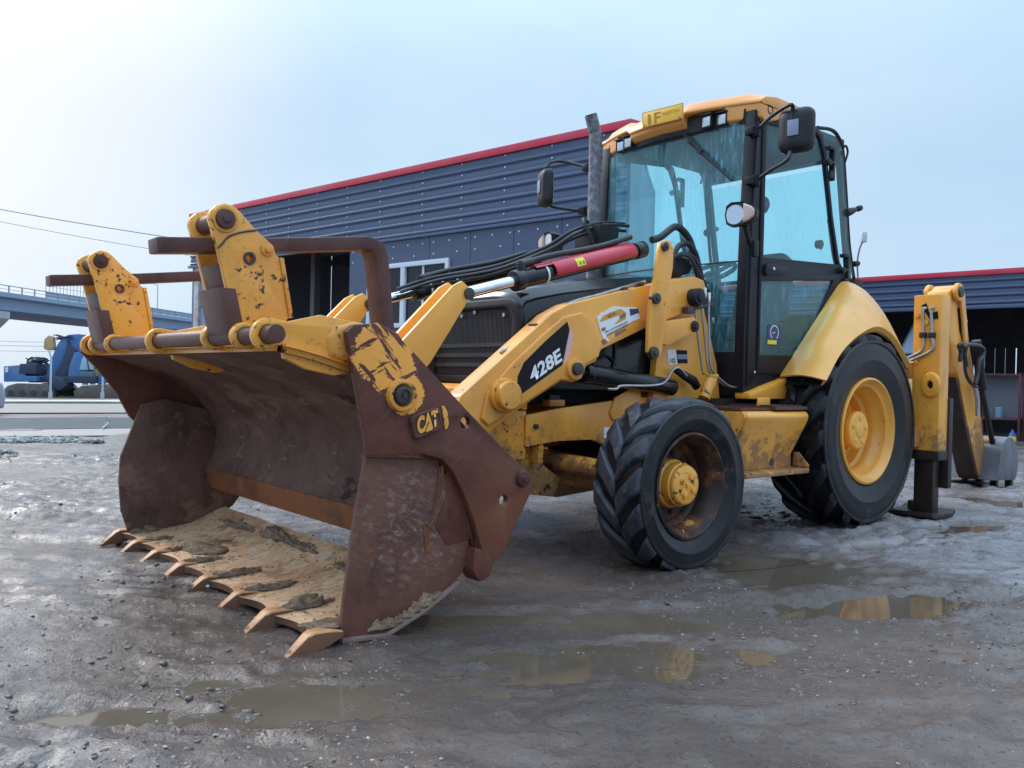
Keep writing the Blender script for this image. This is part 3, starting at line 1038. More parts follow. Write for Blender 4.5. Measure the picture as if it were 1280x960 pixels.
# ---------------------------------------------------------------- tilt cylinders
for s in (1, -1):
    a = Vector((LEVPIN[0], s * .47, LEVPIN[1]))
    b = Vector((P833[0] - .0, s * .47, P833[2] - .0))
    d = (b - a).normalized()
    L = (b - a).length
    o0 = .36
    mb = MB()
    mb.cyl(a + d * o0, b - d * .05, .047, 24)
    mb.cyl(a + d * (o0 - .012), a + d * (o0 + .045), .055, 24)
    mb.cyl(b - d * .04, b + d * .04, .05, 16)
    tcy = mb.build('tilt_cylinder', 'black_gloss', ROOT, .005)
    mb = MB()
    mb.cyl(a, a + d * (o0 + .05), .029, 20)
    mb.build('tilt_rod', 'chrome', tcy)
    mb = MB()
    for f in (o0 + .10, o0 + .19, o0 + .30) if s < 0 else (o0 + .20,):
        p = a + d * f
        mb.lathe([(.050, -.007), (.0525, -.007), (.0525, .007), (.050, .007)], (0, 0, 0), 'x', 22, closed=True)
        k = len(mb.v) - 88
        M = Matrix.Translation(p) @ d.to_track_quat('X', 'Z').to_matrix().to_4x4()
        mb.v[k:] = [tuple(M @ Vector(v)) for v in mb.v[k:]]
    mb.build('cylinder_tie', 'white_band', tcy)
    up = Vector((0, 0, 1)) - d * d.z
    up.normalize()
    mb = MB()
    mb.tube([a + d * (o0 + .06) + up * .075, a + d * (o0 + .14) + up * .078], .022, 10)
    mb.tube([a + d * (o0 + .06) + up * .03, a + d * (o0 + .06) + up * .085], .024, 10)
    mb.tube(smooth_path([a + d * (o0 + .12) + up * .08, a + d * (o0 + .30) + up * .085, a + d * (o0 + .55) + up * .075, a + d * (L - .25) + up * .075, a + d * (L - .05) + up * .085], 5), .016, 10)
    mb.build('cylinder_hose', 'hose', tcy)
    if s > 0:
        # red cylinder safety prop, folded along the barrel
        mb = MB()
        n = 14
        rr = []
        side = d.cross(up)
        for f in (o0 + .245, L - .085):
            p = a + d * f
            out = [p + (side * math.cos(t) * .066 + up * (math.sin(t) * .060 + .0)) for t in [R(-22) + R(224) * i / n for i in range(n + 1)]]
            inn = [p + (side * math.cos(t) * .058 + up * (math.sin(t) * .052)) for t in [R(-22) + R(224) * i / n for i in range(n, -1, -1)]]
            rr.append(out + inn)
        mb.rings(rr)
        prop = mb.build('safety_prop', 'red', ROOT, .003, ang=30)
        mb = MB()
        rr = []
        for f in (o0 + .13, o0 + .25):
            p = a + d * f
            out = [p + (side * math.cos(t) * .064 + up * (math.sin(t) * .058)) for t in [R(48) + R(84) * i / n for i in range(n + 1)]]
            inn = [p + (side * math.cos(t) * .057 + up * (math.sin(t) * .051)) for t in [R(48) + R(84) * i / n for i in range(n, -1, -1)]]
            rr.append(out + inn)
        mb.rings(rr)
        mb.build('prop_tongue', 'red', prop, .002)
        mb = MB()
        mb.box((-.05, -.020, -.014), (.05, .020, .014))
        M = Matrix.Translation(a + d * (o0 + .18) - side * .056) @ d.to_track_quat('X', 'Z').to_matrix().to_4x4()
        mb.v = [tuple(M @ Vector(v)) for v in mb.v]
        mb.build('prop_latch', 'plastic', prop, .004)
        q = [(2.113, 1.641), (2.036, 1.66), (2.028, 1.623), (2.105, 1.601)]
        sgn = 1 if side.y > 0 else -1
        lab = MB()
        f = .5
        pts = []
        for ff in (o0 + .40, o0 + .465):
            p = a + d * ff
            pts.append([p + side * sgn * math.cos(t) * .0668 + up * math.sin(t) * .0608 for t in (R(-2), R(14), R(30), R(44))])
        lab.rings(pts, 0, False, False)
        lab = lab.build('warning_label', 'label_yellow', prop)
        pm = [p for r_ in pts for p in r_]
        o_ = pts[1][0].lerp(pts[0][0], .15)
        lm = MB()
        for j in (.28, .68):
            c0 = pts[0][1].lerp(pts[1][1], 1 - j) + (side * sgn) * .001
            lm.prism(circ((0, 0), .011, 3, PI / 2), -.0005, .0005)
            k = len(lm.v) - 6
            nn = (side * sgn * math.cos(R(20)) + up * math.sin(R(20))).normalized()
            MM = Matrix.Translation(c0 + nn * .001) @ Matrix((-d, nn, (-d).cross(nn) * 1)).transposed().to_4x4()
            lm.v[k:] = [tuple(MM @ Vector(v)) for v in lm.v[k:]]
        lm.build('warning_symbol', 'decal_text', lab)

# hoses running over the hood to the cab and looping behind the link
mb = MB()
hp = [(1.655, 0.47, 1.802), (1.575, 0.47, 1.831), (1.458, 0.47, 1.904), (1.381, 0.47, 1.9), (1.301, 0.47, 1.845), (1.25, 0.47, 1.751), (1.214, 0.47, 1.654), (1.146, 0.47, 1.579)]
mb.tube(smooth_path(hp, 5), .022, 12)
hp = [(1.513, 0.52, 1.727), (1.47, 0.52, 1.78), (1.394, 0.52, 1.809), (1.315, 0.52, 1.769), (1.263, 0.52, 1.67), (1.245, 0.52, 1.597)]
mb.tube(smooth_path(hp, 5), .018, 12)
hp = [(1.514, 0.54, 1.706), (1.432, 0.54, 1.739), (1.338, 0.54, 1.715), (1.272, 0.54, 1.633), (1.254, 0.54, 1.575)]
mb.tube(smooth_path(hp, 5), .016, 10)
hp = [(1.576, 0.56, 1.697), (1.502, 0.56, 1.724), (1.41, 0.56, 1.715), (1.346, 0.56, 1.658), (1.281, 0.56, 1.591), (1.231, 0.56, 1.536), (1.197, 0.56, 1.489)]
mb.tube(smooth_path(hp, 5), .012, 8)
mb.build('hydraulic_hose', 'hose', ROOT)
mb = MB()
hp = [(1.465, 0.5, 1.71), (1.412, 0.5, 1.73), (1.334, 0.5, 1.719), (1.301, 0.5, 1.673), (1.331, 0.5, 1.63), (1.423, 0.5, 1.602), (1.462, 0.5, 1.628)]
mb.prism([(p[0], p[2]) for p in hp], .40, .50)
mb.build('hose_guard', 'plastic', ROOT, .012)
mb = MB()
hp = [(1.28, -.1, 2.02), (1.5, -.12, 2.0), (1.72, -.16, 1.92), (1.9, -.22, 1.80), (2.2, -.36, 1.66), (2.6, -.43, 1.56), (2.85, -.45, 1.47)]
for k, (dy, dz) in enumerate(((0, 0), (.04, -.02), (-.05, -.03), (.01, -.05))):
    mb.tube(smooth_path([(p[0], p[1] + dy, p[2] + dz) for p in hp], 6), .0105, 8)
mb.build('hose_bundle', 'hose', ROOT)
mb = MB()
mb.box((1.42, -.25, 1.80), (1.60, -.02, 1.97))
mb.tube(smooth_path([(1.62, -.02, 1.78), (1.66, -.1, 1.98), (1.55, -.2, 2.02), (1.42, -.25, 1.98)], 5), .012, 8)
mb.build('valve_block', 'black', ROOT, .02)
# steel pipes up the cab corner
for k, pts in enumerate(([(1.406, 0.6, 1.47), (1.396, 0.6, 1.394), (1.358, 0.6, 1.216), (1.312, 0.6, 1.037), (1.295, 0.6, 1.008)], [(1.366, 0.61, 1.492), (1.347, 0.61, 1.411), (1.3, 0.61, 1.194), (1.262, 0.61, 1.039), (1.146, 0.61, 0.962), (1.02, 0.61, 0.933), (0.935, 0.61, 0.929)],
                         [(1.292, 0.62, 1.478), (1.288, 0.62, 1.366), (1.272, 0.62, 1.146), (1.244, 0.62, 1.039), (1.119, 0.62, 0.962), (1.009, 0.62, 0.933), (0.774, 0.62, 0.936)])):
    mb = MB()
    mb.tube(smooth_path(pts, 5), .0075, 8)
    mb.build('hydraulic_pipe', 'steel_pipe', ROOT)
mb = MB()
for (p, q) in (([(1.492, 0.61, 1.391), (1.246, 0.61, 1.438)]), ([(1.433, 0.61, 1.444), (1.255, 0.61, 1.481)])):
    mb.cyl(p, q, .012, 8)
c_ = (1.476, 0.615, 1.388)
mb.box((c_[0] - .03, .59, c_[2] - .02), (c_[0] + .03, .63, c_[2] + .02))
mb.build('pipe_bracket', 'pin', ROOT, .002)
mb = MB()
for c_ in [(1.292, 0.62, 1.478), (1.333, 0.62, 1.504)]:
    mb.cyl((c_[0], c_[1], c_[2] - .03), (c_[0], c_[1], c_[2] + .03), .014, 6)
mb.build('pipe_union', 'chrome', ROOT, .002)

# ---------------------------------------------------------------- front bucket (upper body)
YW = 1.155
# shell of the bucket: (x, z) of the inner face from the lip to the blade
SH = [(4.315, 1.055), (4.20, 1.035), (4.05, .99), (3.90, .925), (3.77, .84), (3.68, .74), (3.635, .63), (3.635, .52), (3.66, .43), (3.69, .385)]
SH = [(p.x, p.z) for p in smooth_path([(x, 0, z) for x, z in SH], 3)]
mb = MB()


def shell_pt(i, v, off):
    x, z = SH[i]
    i0, i1 = max(i - 1, 0), min(i + 1, len(SH) - 1)
    tx, tz = SH[i1][0] - SH[i0][0], SH[i1][1] - SH[i0][1]
    l = math.hypot(tx, tz)
    nx, nz = -tz / l, tx / l
    y = -YW + 2 * YW * v
    b = .010 * vnoise(np.array([x * 9 + 3]), np.array([y * 7]))[0] * min(1, i / 6)
    return (x + nx * (off + b), y, z + nz * (off + b))


NV = 40
for off, fl in ((0, 1), (.022, 0)):
    o = len(mb.v)
    mb.grid(lambda u, v, off=off: shell_pt(round(u * (len(SH) - 1)), v, off), len(SH) - 1, NV, fl)
e_ = len(SH) * (NV + 1)
fs = []
for j in range(NV):
    fs.append((j, j + 1, e_ + j + 1, e_ + j))
    k = (len(SH) - 1) * (NV + 1)
    fs.append((k + j, k + j + 1, e_ + k + j + 1, e_ + k + j))
mb.f += fs
mb.mi += [1] * len(fs)
BK = mb.build('front_bucket', ['bucket_in', 'yellow_worn'], ROOT, ang=50)
# torsion beam behind the bar, rounded
mb = MB()
mb.prism([(4.12, 1.02), (4.13, 1.09), (4.10, 1.13), (4.02, 1.150), (3.90, 1.135), (3.82, 1.06), (3.80, .90), (3.92, .96), (4.05, 1.005)], -1.15, 1.15)
mb.build('bucket_beam', 'yellow_rust', BK, .02, 3)
mb = MB()
mb.prism([(3.78, .89), (3.62, .86), (3.45, .70), (3.40, .50), (3.45, .32), (3.60, .30), (3.66, .38), (3.61, .5), (3.61, .64), (3.66, .76)], -1.15, 1.15)
mb.build('bucket_back', 'rust', BK, .01)
# wear blade along the lower edge of the shell
mb = MB()
mb.prism([(3.715, .395), (3.690, .405), (3.672, .29), (3.698, .282)], -1.15, 1.15)
mb.build('wear_blade', 'rust_orange', BK, .005)
SIDE = [(4.078, 1.108), (4.05, 1.135), (3.95, 1.147), (3.87, 1.115), (3.847, 1.091), (3.55, .835), (3.23, .572), (3.203, .545), (3.198, .515), (3.215, .47), (3.335, .275), (3.36, .24), (3.40, .215), (3.44, .215), (3.46, .28),
        (3.50, .395), (3.56, .52), (3.61, .60), (3.66, .645), (3.749, .668), (3.982, .672), (3.995, .75)]
HOLES = [circ((3.553, .781), .024, 14), circ((3.352, .465), .021, 14)]
SIDEF = [(4.375, 1.11), (4.385, 1.05), (4.30, .96), (4.20, .83), (4.13, .70), (4.10, .672), (3.749, .668), (3.66, .645), (3.61, .60), (3.56, .52), (3.50, .395), (3.46, .28), (3.44, .215), (3.40, .215), (3.36, .24), (3.335, .275), (3.215, .47), (3.198, .515), (3.203, .545), (3.23, .572), (3.55, .835), (3.847, 1.091), (3.95, 1.147), (4.28, 1.14)]
sp = plate('side_plate', SIDE, HOLES, 1.157, 1.190, 'side_plate', BK, .006)
plate('side_plate', SIDEF, [circ((3.352, .465), .021, 14)], -1.190, -1.157, 'rust', BK, .006)
# boss and pin on the side plate
mb = MB()
c = (3.852, .888)
mb.lathe([(.040, .185), (.040, .205), (.046, .212), (.058, .210), (.062, .19)], (c[0], 1.0, c[1]), 'y', 32)
mb.build('pin_boss', 'yellow_rust', BK, .002)
mb = MB()
mb.lathe([(0, .220), (.010, .220), (.012, .215), (.020, .215), (.022, .222), (.032, .220), (.037, .21), (.037, .16)], (c[0], 1.0, c[1]), 'y', 24)
mb.build('bucket_pin', 'pin', BK)
mb = MB()
mb.lathe([(0, .214), (.012, .214), (.016, .209), (.026, .209), (.034, .203), (.037, .188)], (3.256, 1.0, .549), 'y', 24)
mb.build('jaw_pin', 'rust', BK)
# maker's plate
Q = [(3.821, 1.212, 0.81), (3.692, 1.212, 0.849), (3.667, 1.212, 0.766), (3.798, 1.212, 0.721)]
cen = sum((Vector(q) for q in Q), Vector()) / 4
QQ = [Vector(q) for q in Q]


def rrect(k, r=.16):
    pts = []
    for i in range(4):
        a, b, c_ = QQ[i - 1], QQ[i], QQ[(i + 1) % 4]
        b = cen + (b - cen) * k
        a = cen + (a - cen) * k
        c_ = cen + (c_ - cen) * k
        for t in (0, .5, 1.):
            p = (b + (a - b) * r * (1 - t)) if t < .5 else (b + (c_ - b) * r if t > .5 else b + (a - b) * r * .28 + (c_ - b) * r * .28)
            pts.append((p.x, p.z))
    return pts


lp = MB()
lp.rings([[(x, y, z) for x, z in rrect(k)] for k, y in ((1.0, 1.188), (.98, 1.205), (.93, 1.210), (.85, 1.211), (.83, 1.2065), (.5, 1.2065))])
lp = lp.build('logo_plate', 'rust_bar', BK, .001)
q = [(3.672, 0.85), (3.658, 0.847), (3.644, 0.825), (3.637, 0.779), (3.644, 0.761), (3.653, 0.758)]
MB().prism(q, 1.189, 1.196).build('logo_rim', 'yellow_rust', lp, .002)
# raised maker's letters and triangle
e = [(3.789, 1.208, 0.737), (3.682, 1.208, 0.775), (3.796, 1.208, 0.811)]
u = Vector(e[1]) - Vector(e[0])
v = Vector(e[2]) - Vector(e[0])
o_ = Vector(e[0])
text_mesh('CAT', o_ + u * .02 + v * .06, o_ + u * .90 + v * .06, o_ + u * .02 + v * .94, 'yellow_worn', lp, 'logo_letters', .0025, .05)
tri = [o_ + u * a + v * b for a, b in ((.33, .02), (.48, .42), (.64, .02))]
tm = MB()
tm.prism([(p.x, p.z) for p in tri], 1.2120, 1.2140)
tm.build('logo_triangle', 'yellow_worn', lp)
tri = [o_ + u * a + v * b for a, b in ((.29, -.02), (.48, .50), (.50, .42), (.33, -.02))]
tm = MB()
tm.prism([(p.x, p.z) for p in tri], 1.2118, 1.2135)
tm.build('logo_triangle_edge', 'rust_bar', lp)
# hinge bar with hooks, where the forks hang
BX, BZ = 4.34, 1.088
mb = MB()
mb.cyl((BX, -1.15, BZ), (BX, 1.20, BZ), .032, 28)
mb.build('fork_bar', 'rust_bar', BK, .004)
GUS = circ((BX, BZ), .056, 14, R(-150), R(100), False) + [(4.27, 1.135), (4.15, 1.165), (4.03, 1.15), (3.95, 1.12), (3.95, .98), (4.094, .955), (4.20, .975), (4.28, 1.01)]
for y in (1.105, -.02, -1.14):
    G_ = list(GUS) if y > -1. else GUS[:14] + [(4.27, 1.135), (4.15, 1.150), (4.15, 1.06), (4.28, 1.045)]
    plate('bar_hook', G_, [circ((BX, BZ), .033, 14)], y, y + .032, 'yellow_worn', BK, .004)

# ---------------------------------------------------------------- clam jaw with teeth
FL = [(4.190, .034), (4.10, .036), (3.95, .040), (3.80, .060), (3.70, .095), (3.62, .130), (3.60, .138)]
mb = MB()
NY = 48


def floor_pt(u, v, top):
    k = u * (len(FL) - 1)
    i = min(int(k), len(FL) - 2)
    f = k - i
    x = FL[i][0] + (FL[i + 1][0] - FL[i][0]) * f
    z = FL[i][1] + (FL[i + 1][1] - FL[i][1]) * f
    y = -1.135 + 2.27 * v
    if u < .16:   # scalloped edge between the teeth
        ph = ((y + 1.165) / .3314) % 1.0
        x -= .050 * math.sin(PI * ph) ** .7 * (1 - u / .16)
    if top:
        n = vnoise(np.array([x * 14]), np.array([y * 9]))[0]
        z += .022 + .006 * n
    else:
        z -= .006
    return (x, y, z)


NX = 14
for top in (1, 0):
    mb.grid(lambda u, v, top=top: floor_pt(u, v, top), NX, NY * 2)
e_ = (NX + 1) * (NY * 2 + 1)
n1 = NY * 2 + 1
for j in range(NY * 2):
    for k in (0, NX * n1):
        mb.f.append((k + j, k + j + 1, e_ + k + j + 1, e_ + k + j))
        mb.mi.append(0)
JW = mb.build('clam_jaw', ['floor', 'tooth_side'], ROOT, ang=40)
for pl in JW.data.polygons:
    if pl.normal.z < .5:
        pl.material_index = 1
JN = [(3.966, .662), (3.995, .50), (4.020, .33), (4.058, .018), (4.00, .008), (3.871, .006), (3.70, .075), (3.546, .158), (3.50, .215), (3.485, .285), (3.52, .41), (3.575, .545), (3.64, .61), (3.71, .645)]
JF = [(4.077, .77), (4.14, .60), (4.183, .48), (4.190, .35), (4.175, .18), (4.12, .012), (3.871, .006), (3.70, .075), (3.546, .158), (3.50, .215), (3.485, .285), (3.55, .6), (3.72, .74), (3.95, .80)]
w1 = plate('jaw_wing', JN, [], 1.122, 1.146, 'jaw', JW, .005)
plate('jaw_wing', JF, [], -1.146, -1.122, 'bucket_in', JW, .005)
# folded rear edge of the wing, its stop block and the lower weld edge
mb = MB()
mb.prism([(3.71, .66), (3.64, .625), (3.575, .555), (3.52, .415), (3.475, .285), (3.455, .28), (3.495, .42), (3.55, .58), (3.63, .66), (3.71, .69)], 1.09, 1.154)
mb.build('wing_flange', 'rust', JW, .006)
mb = MB()
mb.prism([(3.50, .29), (3.43, .275), (3.40, .215), (3.42, .165), (3.47, .150), (3.505, .20)], 1.10, 1.196)
mb.build('stop_block', 'rust', JW, .01)
mb = MB()
mb.prism([(4.055, .006), (3.871, -.004), (3.70, .062), (3.546, .145), (3.546, .160), (3.70, .078), (3.871, .012), (4.055, .022)], 1.13, 1.165)
mb.build('jaw_runner', rust('runner_steel', (.24, .17, .15), (.13, .08, .07), of=.3, rough=.4).m, JW, .003)
# teeth
YT = [-1.165, -.83, -.505, -.17, .16, .49, .82, 1.15]
rn = random.Random(5)
tm = None
for i, y in enumerate(YT):
    tl = rn.uniform(-.012, .012)
    if i % 3 == 0:
        mb = MB()
        wv = .034 + .004 * (i // 3)
        st_ = [(4.266, .013, .0, .008), (4.250, .020, .0, .020), (4.185, .029, .004, .070), (4.165, .032, .008, .078), (4.11, .030, .02, .073), (4.05, .024, .04, .060)]
        rr = []
        for x, w_, z0, z1 in st_:
            rr.append([(x - 4.1, -w_, z0), (x - 4.1, w_, z0), (x - 4.1, w_, z1 * .90), (x - 4.1, w_ * .86, z1), (x - 4.1, -w_ * .86, z1), (x - 4.1, -w_, z1 * .90)])
        mb.rings(rr)
        tm = mb.build('tooth', ['tooth', 'tooth_side'], JW, .002, 1)
        for pl in tm.data.polygons:
            if pl.normal.z < .45:
                pl.material_index = 1
        t = tm
    else:
        t = tm.copy()
        COL.objects.link(t)
        t.parent = JW
    t.location = (4.1 + tl, y, -.004 + rn.uniform(-.004, .004))
    t.rotation_euler = (rn.uniform(-.06, .06), rn.uniform(-.04, .05), rn.uniform(-.05, .05))


def lump(mb, c, sx, sy, sz, seed, rz=0., m=0):
    r_ = np.random.RandomState(seed)
    nu, nv = 30, 14
    ox, oy = r_.rand(2) * 50

    def f(u, v):
        a = u * 2 * PI
        b = v * PI / 2
        x, y, z = math.cos(a) * math.cos(b), math.sin(a) * math.cos(b), math.sin(b)
        k = 1 + .55 * vnoise(np.array([ox + x * 2.2 + z]), np.array([oy + y * 2.2]))[0] + .45 * vnoise(np.array([ox + x * 5 + 9]), np.array([oy + y * 5 + z * 3]))[0] + .22 * vnoise(np.array([ox + x * 11 + 9]), np.array([oy + y * 11 + z * 7]))[0]
        X_, Y_ = x * sx * k, y * sy * k
        return (c[0] + X_ * math.cos(rz) - Y_ * math.sin(rz), c[1] + X_ * math.sin(rz) + Y_ * math.cos(rz), c[2] + z * sz * k * k)
    return mb.grid(f, nu, nv, m)


for k, (x, y, z, sx, sy, sz) in enumerate(((3.92, -.42, .062, .13, .15, .030), (4.06, -.17, .062, .09, .032, .020), (4.04, .16, .062, .11, .035, .024), (4.02, .49, .062, .12, .036, .026), (4.03, .82, .062, .12, .042, .032), (4.07, -.50, .06, .08, .030, .018), (4.07, -.83, .06, .08, .03, .018), (4.05, -1.1, .06, .09, .045, .02), (3.66, -.2, .12, .05, .22, .045), (3.67, .08, .12, .04, .16, .035), (3.68, -.65, .115, .05, .24, .03), (3.69, .6, .115, .045, .16, .02), (4.08, 1.08, .06, .10, .06, .016))):
    mb = MB()
    lump(mb, (x, y, z), sx, sy, sz * .75, 30 + k)
    tag(mb.build('mud_clump', 'mud_pack', JW, ang=70), kind='stuff')
mb = MB()
for k in range(7):
    f = k / 6
    lump(mb, (3.66 + .24 * f - .0, 1.15, .09 - .072 * min(1, f * 1.3) + .012), .050, .012, .020 + .004 * (k % 2), 60 + k)
tag(mb.build('mud_clump', 'mud_pack', JW, ang=70), kind='stuff')
# crumbs of dried soil strewn over the floor
mb = MB()
rn = random.Random(21)
for k in range(700):
    yt = rn.choice(YT) if k % 4 else rn.uniform(-1.1, 1.1)
    x = 4.12 - abs(rn.gauss(0, .13)) if k % 3 else rn.uniform(3.65, 3.75)
    y = max(-1.1, min(1.1, yt + rn.gauss(0, .055)))
    u = (4.19 - x) / .59
    i = max(i_ for i_ in range(len(FL) - 1) if FL[i_][0] >= x - 1e-6) if x < FL[0][0] else 0
    f = (FL[i][0] - x) / (FL[i][0] - FL[i + 1][0])
    z = FL[i][1] + (FL[i + 1][1] - FL[i][1]) * f + .022
    r_ = rn.uniform(.002, .0085)
    vs = [(x + r_ * a, y + r_ * b, z + r_ * c * .8) for a, b, c in ((1, rn.uniform(-.4, .4), 0), (rn.uniform(-.4, .4), 1, 0), (-1, rn.uniform(-.4, .4), 0), (rn.uniform(-.4, .4), -1, 0), (0, 0, rn.uniform(.7, 1.2)))]
    mb.add(vs, [(0, 1, 4), (1, 2, 4), (2, 3, 4), (3, 0, 4)])
tag(mb.build('soil_crumbs', 'mud_pack', JW, smooth=False), kind='stuff')
# crusts of mud stuck on the shell
mb = MB()
rn = random.Random(11)
for k in range(26):
    i = rn.randint(12, len(SH) - 3)
    x, z = SH[i]
    lump(mb, (x + .004, rn.uniform(-.75, .95), z), .022, rn.uniform(.03, .09), rn.uniform(.02, .05), 90 + k)
tag(mb.build('mud_crust', 'mud_pack', BK, ang=70), kind='stuff')


# ---------------------------------------------------------------- folded pallet forks on the bar
EAR = [(4.461, 1.491), (4.456, 1.516), (4.437, 1.536), (4.406, 1.549), (4.375, 1.545), (4.351, 1.529), (4.291, 1.471), (4.224, 1.422), (4.214, 1.391), (4.201, 1.381), (4.159, 1.165), (4.186, 1.119), (4.333, 1.077), (4.357, 1.11), (4.392, 1.254), (4.428, 1.39)]
EH = [(4.313, 1.366), (4.248, 1.405), (4.405, 1.493)]
WELD = [(4.428, 1.39), (4.412, 1.408), (4.395, 1.43), (4.364, 1.448), (4.326, 1.461), (4.291, 1.469)]


def fork(y_out, y_in, with_weld):
    c = MB()
    EB = [(p[0], p[1]) for p in EAR]
    ek = plate('fork_carriage', EB, [circ(EH[0], .013, 12)], y_out - .028, y_out, 'yellow_worn', ROOT, .004)
    plate('carriage_plate', EB, [], y_in, y_in + .028, 'yellow_worn', ek, .004)
    mb = MB()
    mb.lathe([(.013, -.004), (.014, .006), (.022, .006), (.024, -.002)], (EH[0][0], y_out, EH[0][1]), 'y', 18)
    mb.build('bush', 'pin', ek)
    mb = MB()
    mb.cyl((EH[1][0], y_out - .01, EH[1][1]), (EH[1][0], y_out + .010, EH[1][1]), .024, 18)
    mb.cyl((EH[1][0], y_out - .01, EH[1][1]), (EH[1][0], y_out + .022, EH[1][1]), .013, 12)
    mb.build('carriage_bolt', 'yellow_worn', ek, .003)
    mb = MB()
    mb.cyl((EH[2][0], y_in - .02, EH[2][1]), (EH[2][0], y_out + .020, EH[2][1]), .033, 24)
    mb.cyl((EH[2][0], y_in - .02, EH[2][1]), (EH[2][0], y_out + .026, EH[2][1]), .014, 12)
    mb.build('pivot_pin', 'rust_bar', ek, .004)
    mb = MB()
    mb.lathe([(.034, .0), (.036, .006), (.046, .006), (.048, .0)], (EH[2][0], y_out, EH[2][1]), 'y', 24)
    mb.build('pin_washer', 'yellow_rust', ek)
    # front web between the plates: upper strip set back, lower block proud
    x0, z0 = EB[-1]
    xm, zm = EB[-2]
    xb, zb = EB[-3]
    mb = MB()
    yi, yo = y_in + .029, y_out - .029
    mb.prism([(x0 - .01, z0 - .05), (xm - .005, zm), (xm - .035, zm), (x0 - .05, z0 - .05)], yi, yo)
    mb.build('carriage_web', 'rust_bar', ek, .003)
    mb = MB()
    mb.prism([(xm + .028, zm + .0), (xb + .028, zb + .0), (xb + .010, zb - .028), (xb - .03, zb), (xm - .03, zm)], yi - .01, y_out + .004)
    mb.build('wear_block', 'rust_bar', ek, .004)
    # rear bar on the plate edge
    mb = MB()
    mb.prism([EB[9], EB[10], (EB[10][0] - .016, EB[10][1]), (EB[9][0] - .016, EB[9][1])], y_out - .05, y_out + .006)
    mb.build('edge_bar', 'yellow_rust', ek, .002)
    # the tine: shank over the top, blade hanging down behind the bucket
    yc = (y_in + y_out) / 2
    mb = MB()
    path = [(4.612, 1.388), (4.2, 1.434), (3.80, 1.490), (3.765, 1.488), (3.742, 1.472), (3.728, 1.43), (3.685, 1.1), (3.64, .7)]
    ht = [.026, .026, .026, .027, .030, .030, .028, .022]
    hwid = [.052, .052, .052, .052, .052, .052, .05, .04]
    rr = []
    for i, (x, z) in enumerate(path):
        a, b = path[max(i - 1, 0)], path[min(i + 1, len(path) - 1)]
        dx, dz = b[0] - a[0], b[1] - a[1]
        l = math.hypot(dx, dz)
        nx, nz = -dz / l * ht[i], dx / l * ht[i]
        w_ = hwid[i]
        rr.append([(x + nx, yc - w_, z + nz), (x + nx, yc + w_, z + nz), (x - nx, yc + w_, z - nz), (x - nx, yc - w_, z - nz)])
    mb.rings(rr)
    mb.build('fork_tine', 'rust_bar', ek, .008, 2)
    # collars on the bar
    mb = MB()
    for y in (y_out + .004, y_in - .05):
        mb.lathe([(.033, 0), (.046, 0), (.048, .01), (.048, .034), (.044, .042), (.033, .042)], (BX, y, BZ), 'y', 26)
    mb.build('bar_collar', 'yellow_rust', ek, .002)
    if with_weld:
        mb = MB()
        mb.tube([(p.x, y_out + .001, p.z) for p in smooth_path([(a, 0, b) for a, b in WELD], 4)], .004, 6)
        mb.build('weld_seam', 'pin', ek)
    return ek


fork(.90, .675, True)
fork(-.715, -.965, False)

# ================================================================== cab
def mirror(pts):
    return [(p[0], -p[1], p[2]) for p in pts]


mb = MB()
for s in (1, -1):
    y0, y1 = sorted((s * .595, s * .665))
    mb.rings([[(x0, y0, z), (x0, y1, z), (x1, y1, z), (x1, y0, z)] for x0, x1, z in ((.985, .845, .90), (.985, .845, 1.3), (.965, .845, 2.0), (.925, .84, 2.70))])
    # ribs of the pillar
    mb.rings([[(x0, s * .66, z), (x0, s * .674, z), (x0 - .03, s * .674, z), (x0 - .03, s * .66, z)] for x0, z in ((.955, .95), (.955, 1.3), (.94, 2.0), (.905, 2.66))])
    # rear corner post
    mb.rings([[(x, s * .56, z), (x, s * .60, z), (x - .04, s * .60, z), (x - .04, s * .56, z)] for x, z in ((-.36, .95), (-.40, 1.5), (-.40, 1.8), (-.335, 2.1), (-.25, 2.55), (-.20, 2.70))])
mb.box((.80, -.60, 2.62), (.93, .60, 2.72))
mb.box((-.27, -.58, 2.60), (-.17, .58, 2.72))
mb.box((-.40, -.58, .95), (-.36, .58, 1.25))
mb.box((-.26, -.62, 2.700), (.85, .62, 2.748))
# lower front and side panels
mb.box((.96, -.66, .88), (.985, -.42, 1.16))
mb.box((.96, .42, .88), (.985, .60, 1.16))
mb.prism([(.845, .885), (.845, 1.05), (.32, 1.05), (.30, 1.02), (.55, .885)], .60, .655)
mb.prism([(.845, .885), (.845, 1.05), (.32, 1.05), (.30, 1.02), (.55, .885)], -.655, -.60)
mb.box((-.3, -.6, .84), (.96, .6, .90))
CAB = mb.build('cab', 'cab_black', ROOT, .008, 2)

# windscreen, slightly bowed, in two pieces with a seal between
def ws(u, v, z0, z1, off=0):
    y = -.60 + 1.2 * u
    z = z0 + (z1 - z0) * v
    bow = .05 * (1 - (y / .6) ** 2)
    x = .955 - .035 * max(0, (z - 1.3) / 1.4) + bow + off
    return (x, y, z)


for z0, z1 in ((1.16, 1.735), (1.745, 2.64)):
    mb = MB()
    mb.grid(lambda u, v: ws(u, v, z0, z1), 16, 4)
    mb.build('windscreen', 'windscreen', CAB, solid=.006)
mb = MB()
mb.tube([ws(u / 16, 0, 1.74, 1.75) for u in range(17)], .005, 6)
mb.build('windscreen_seal', 'plastic', CAB)
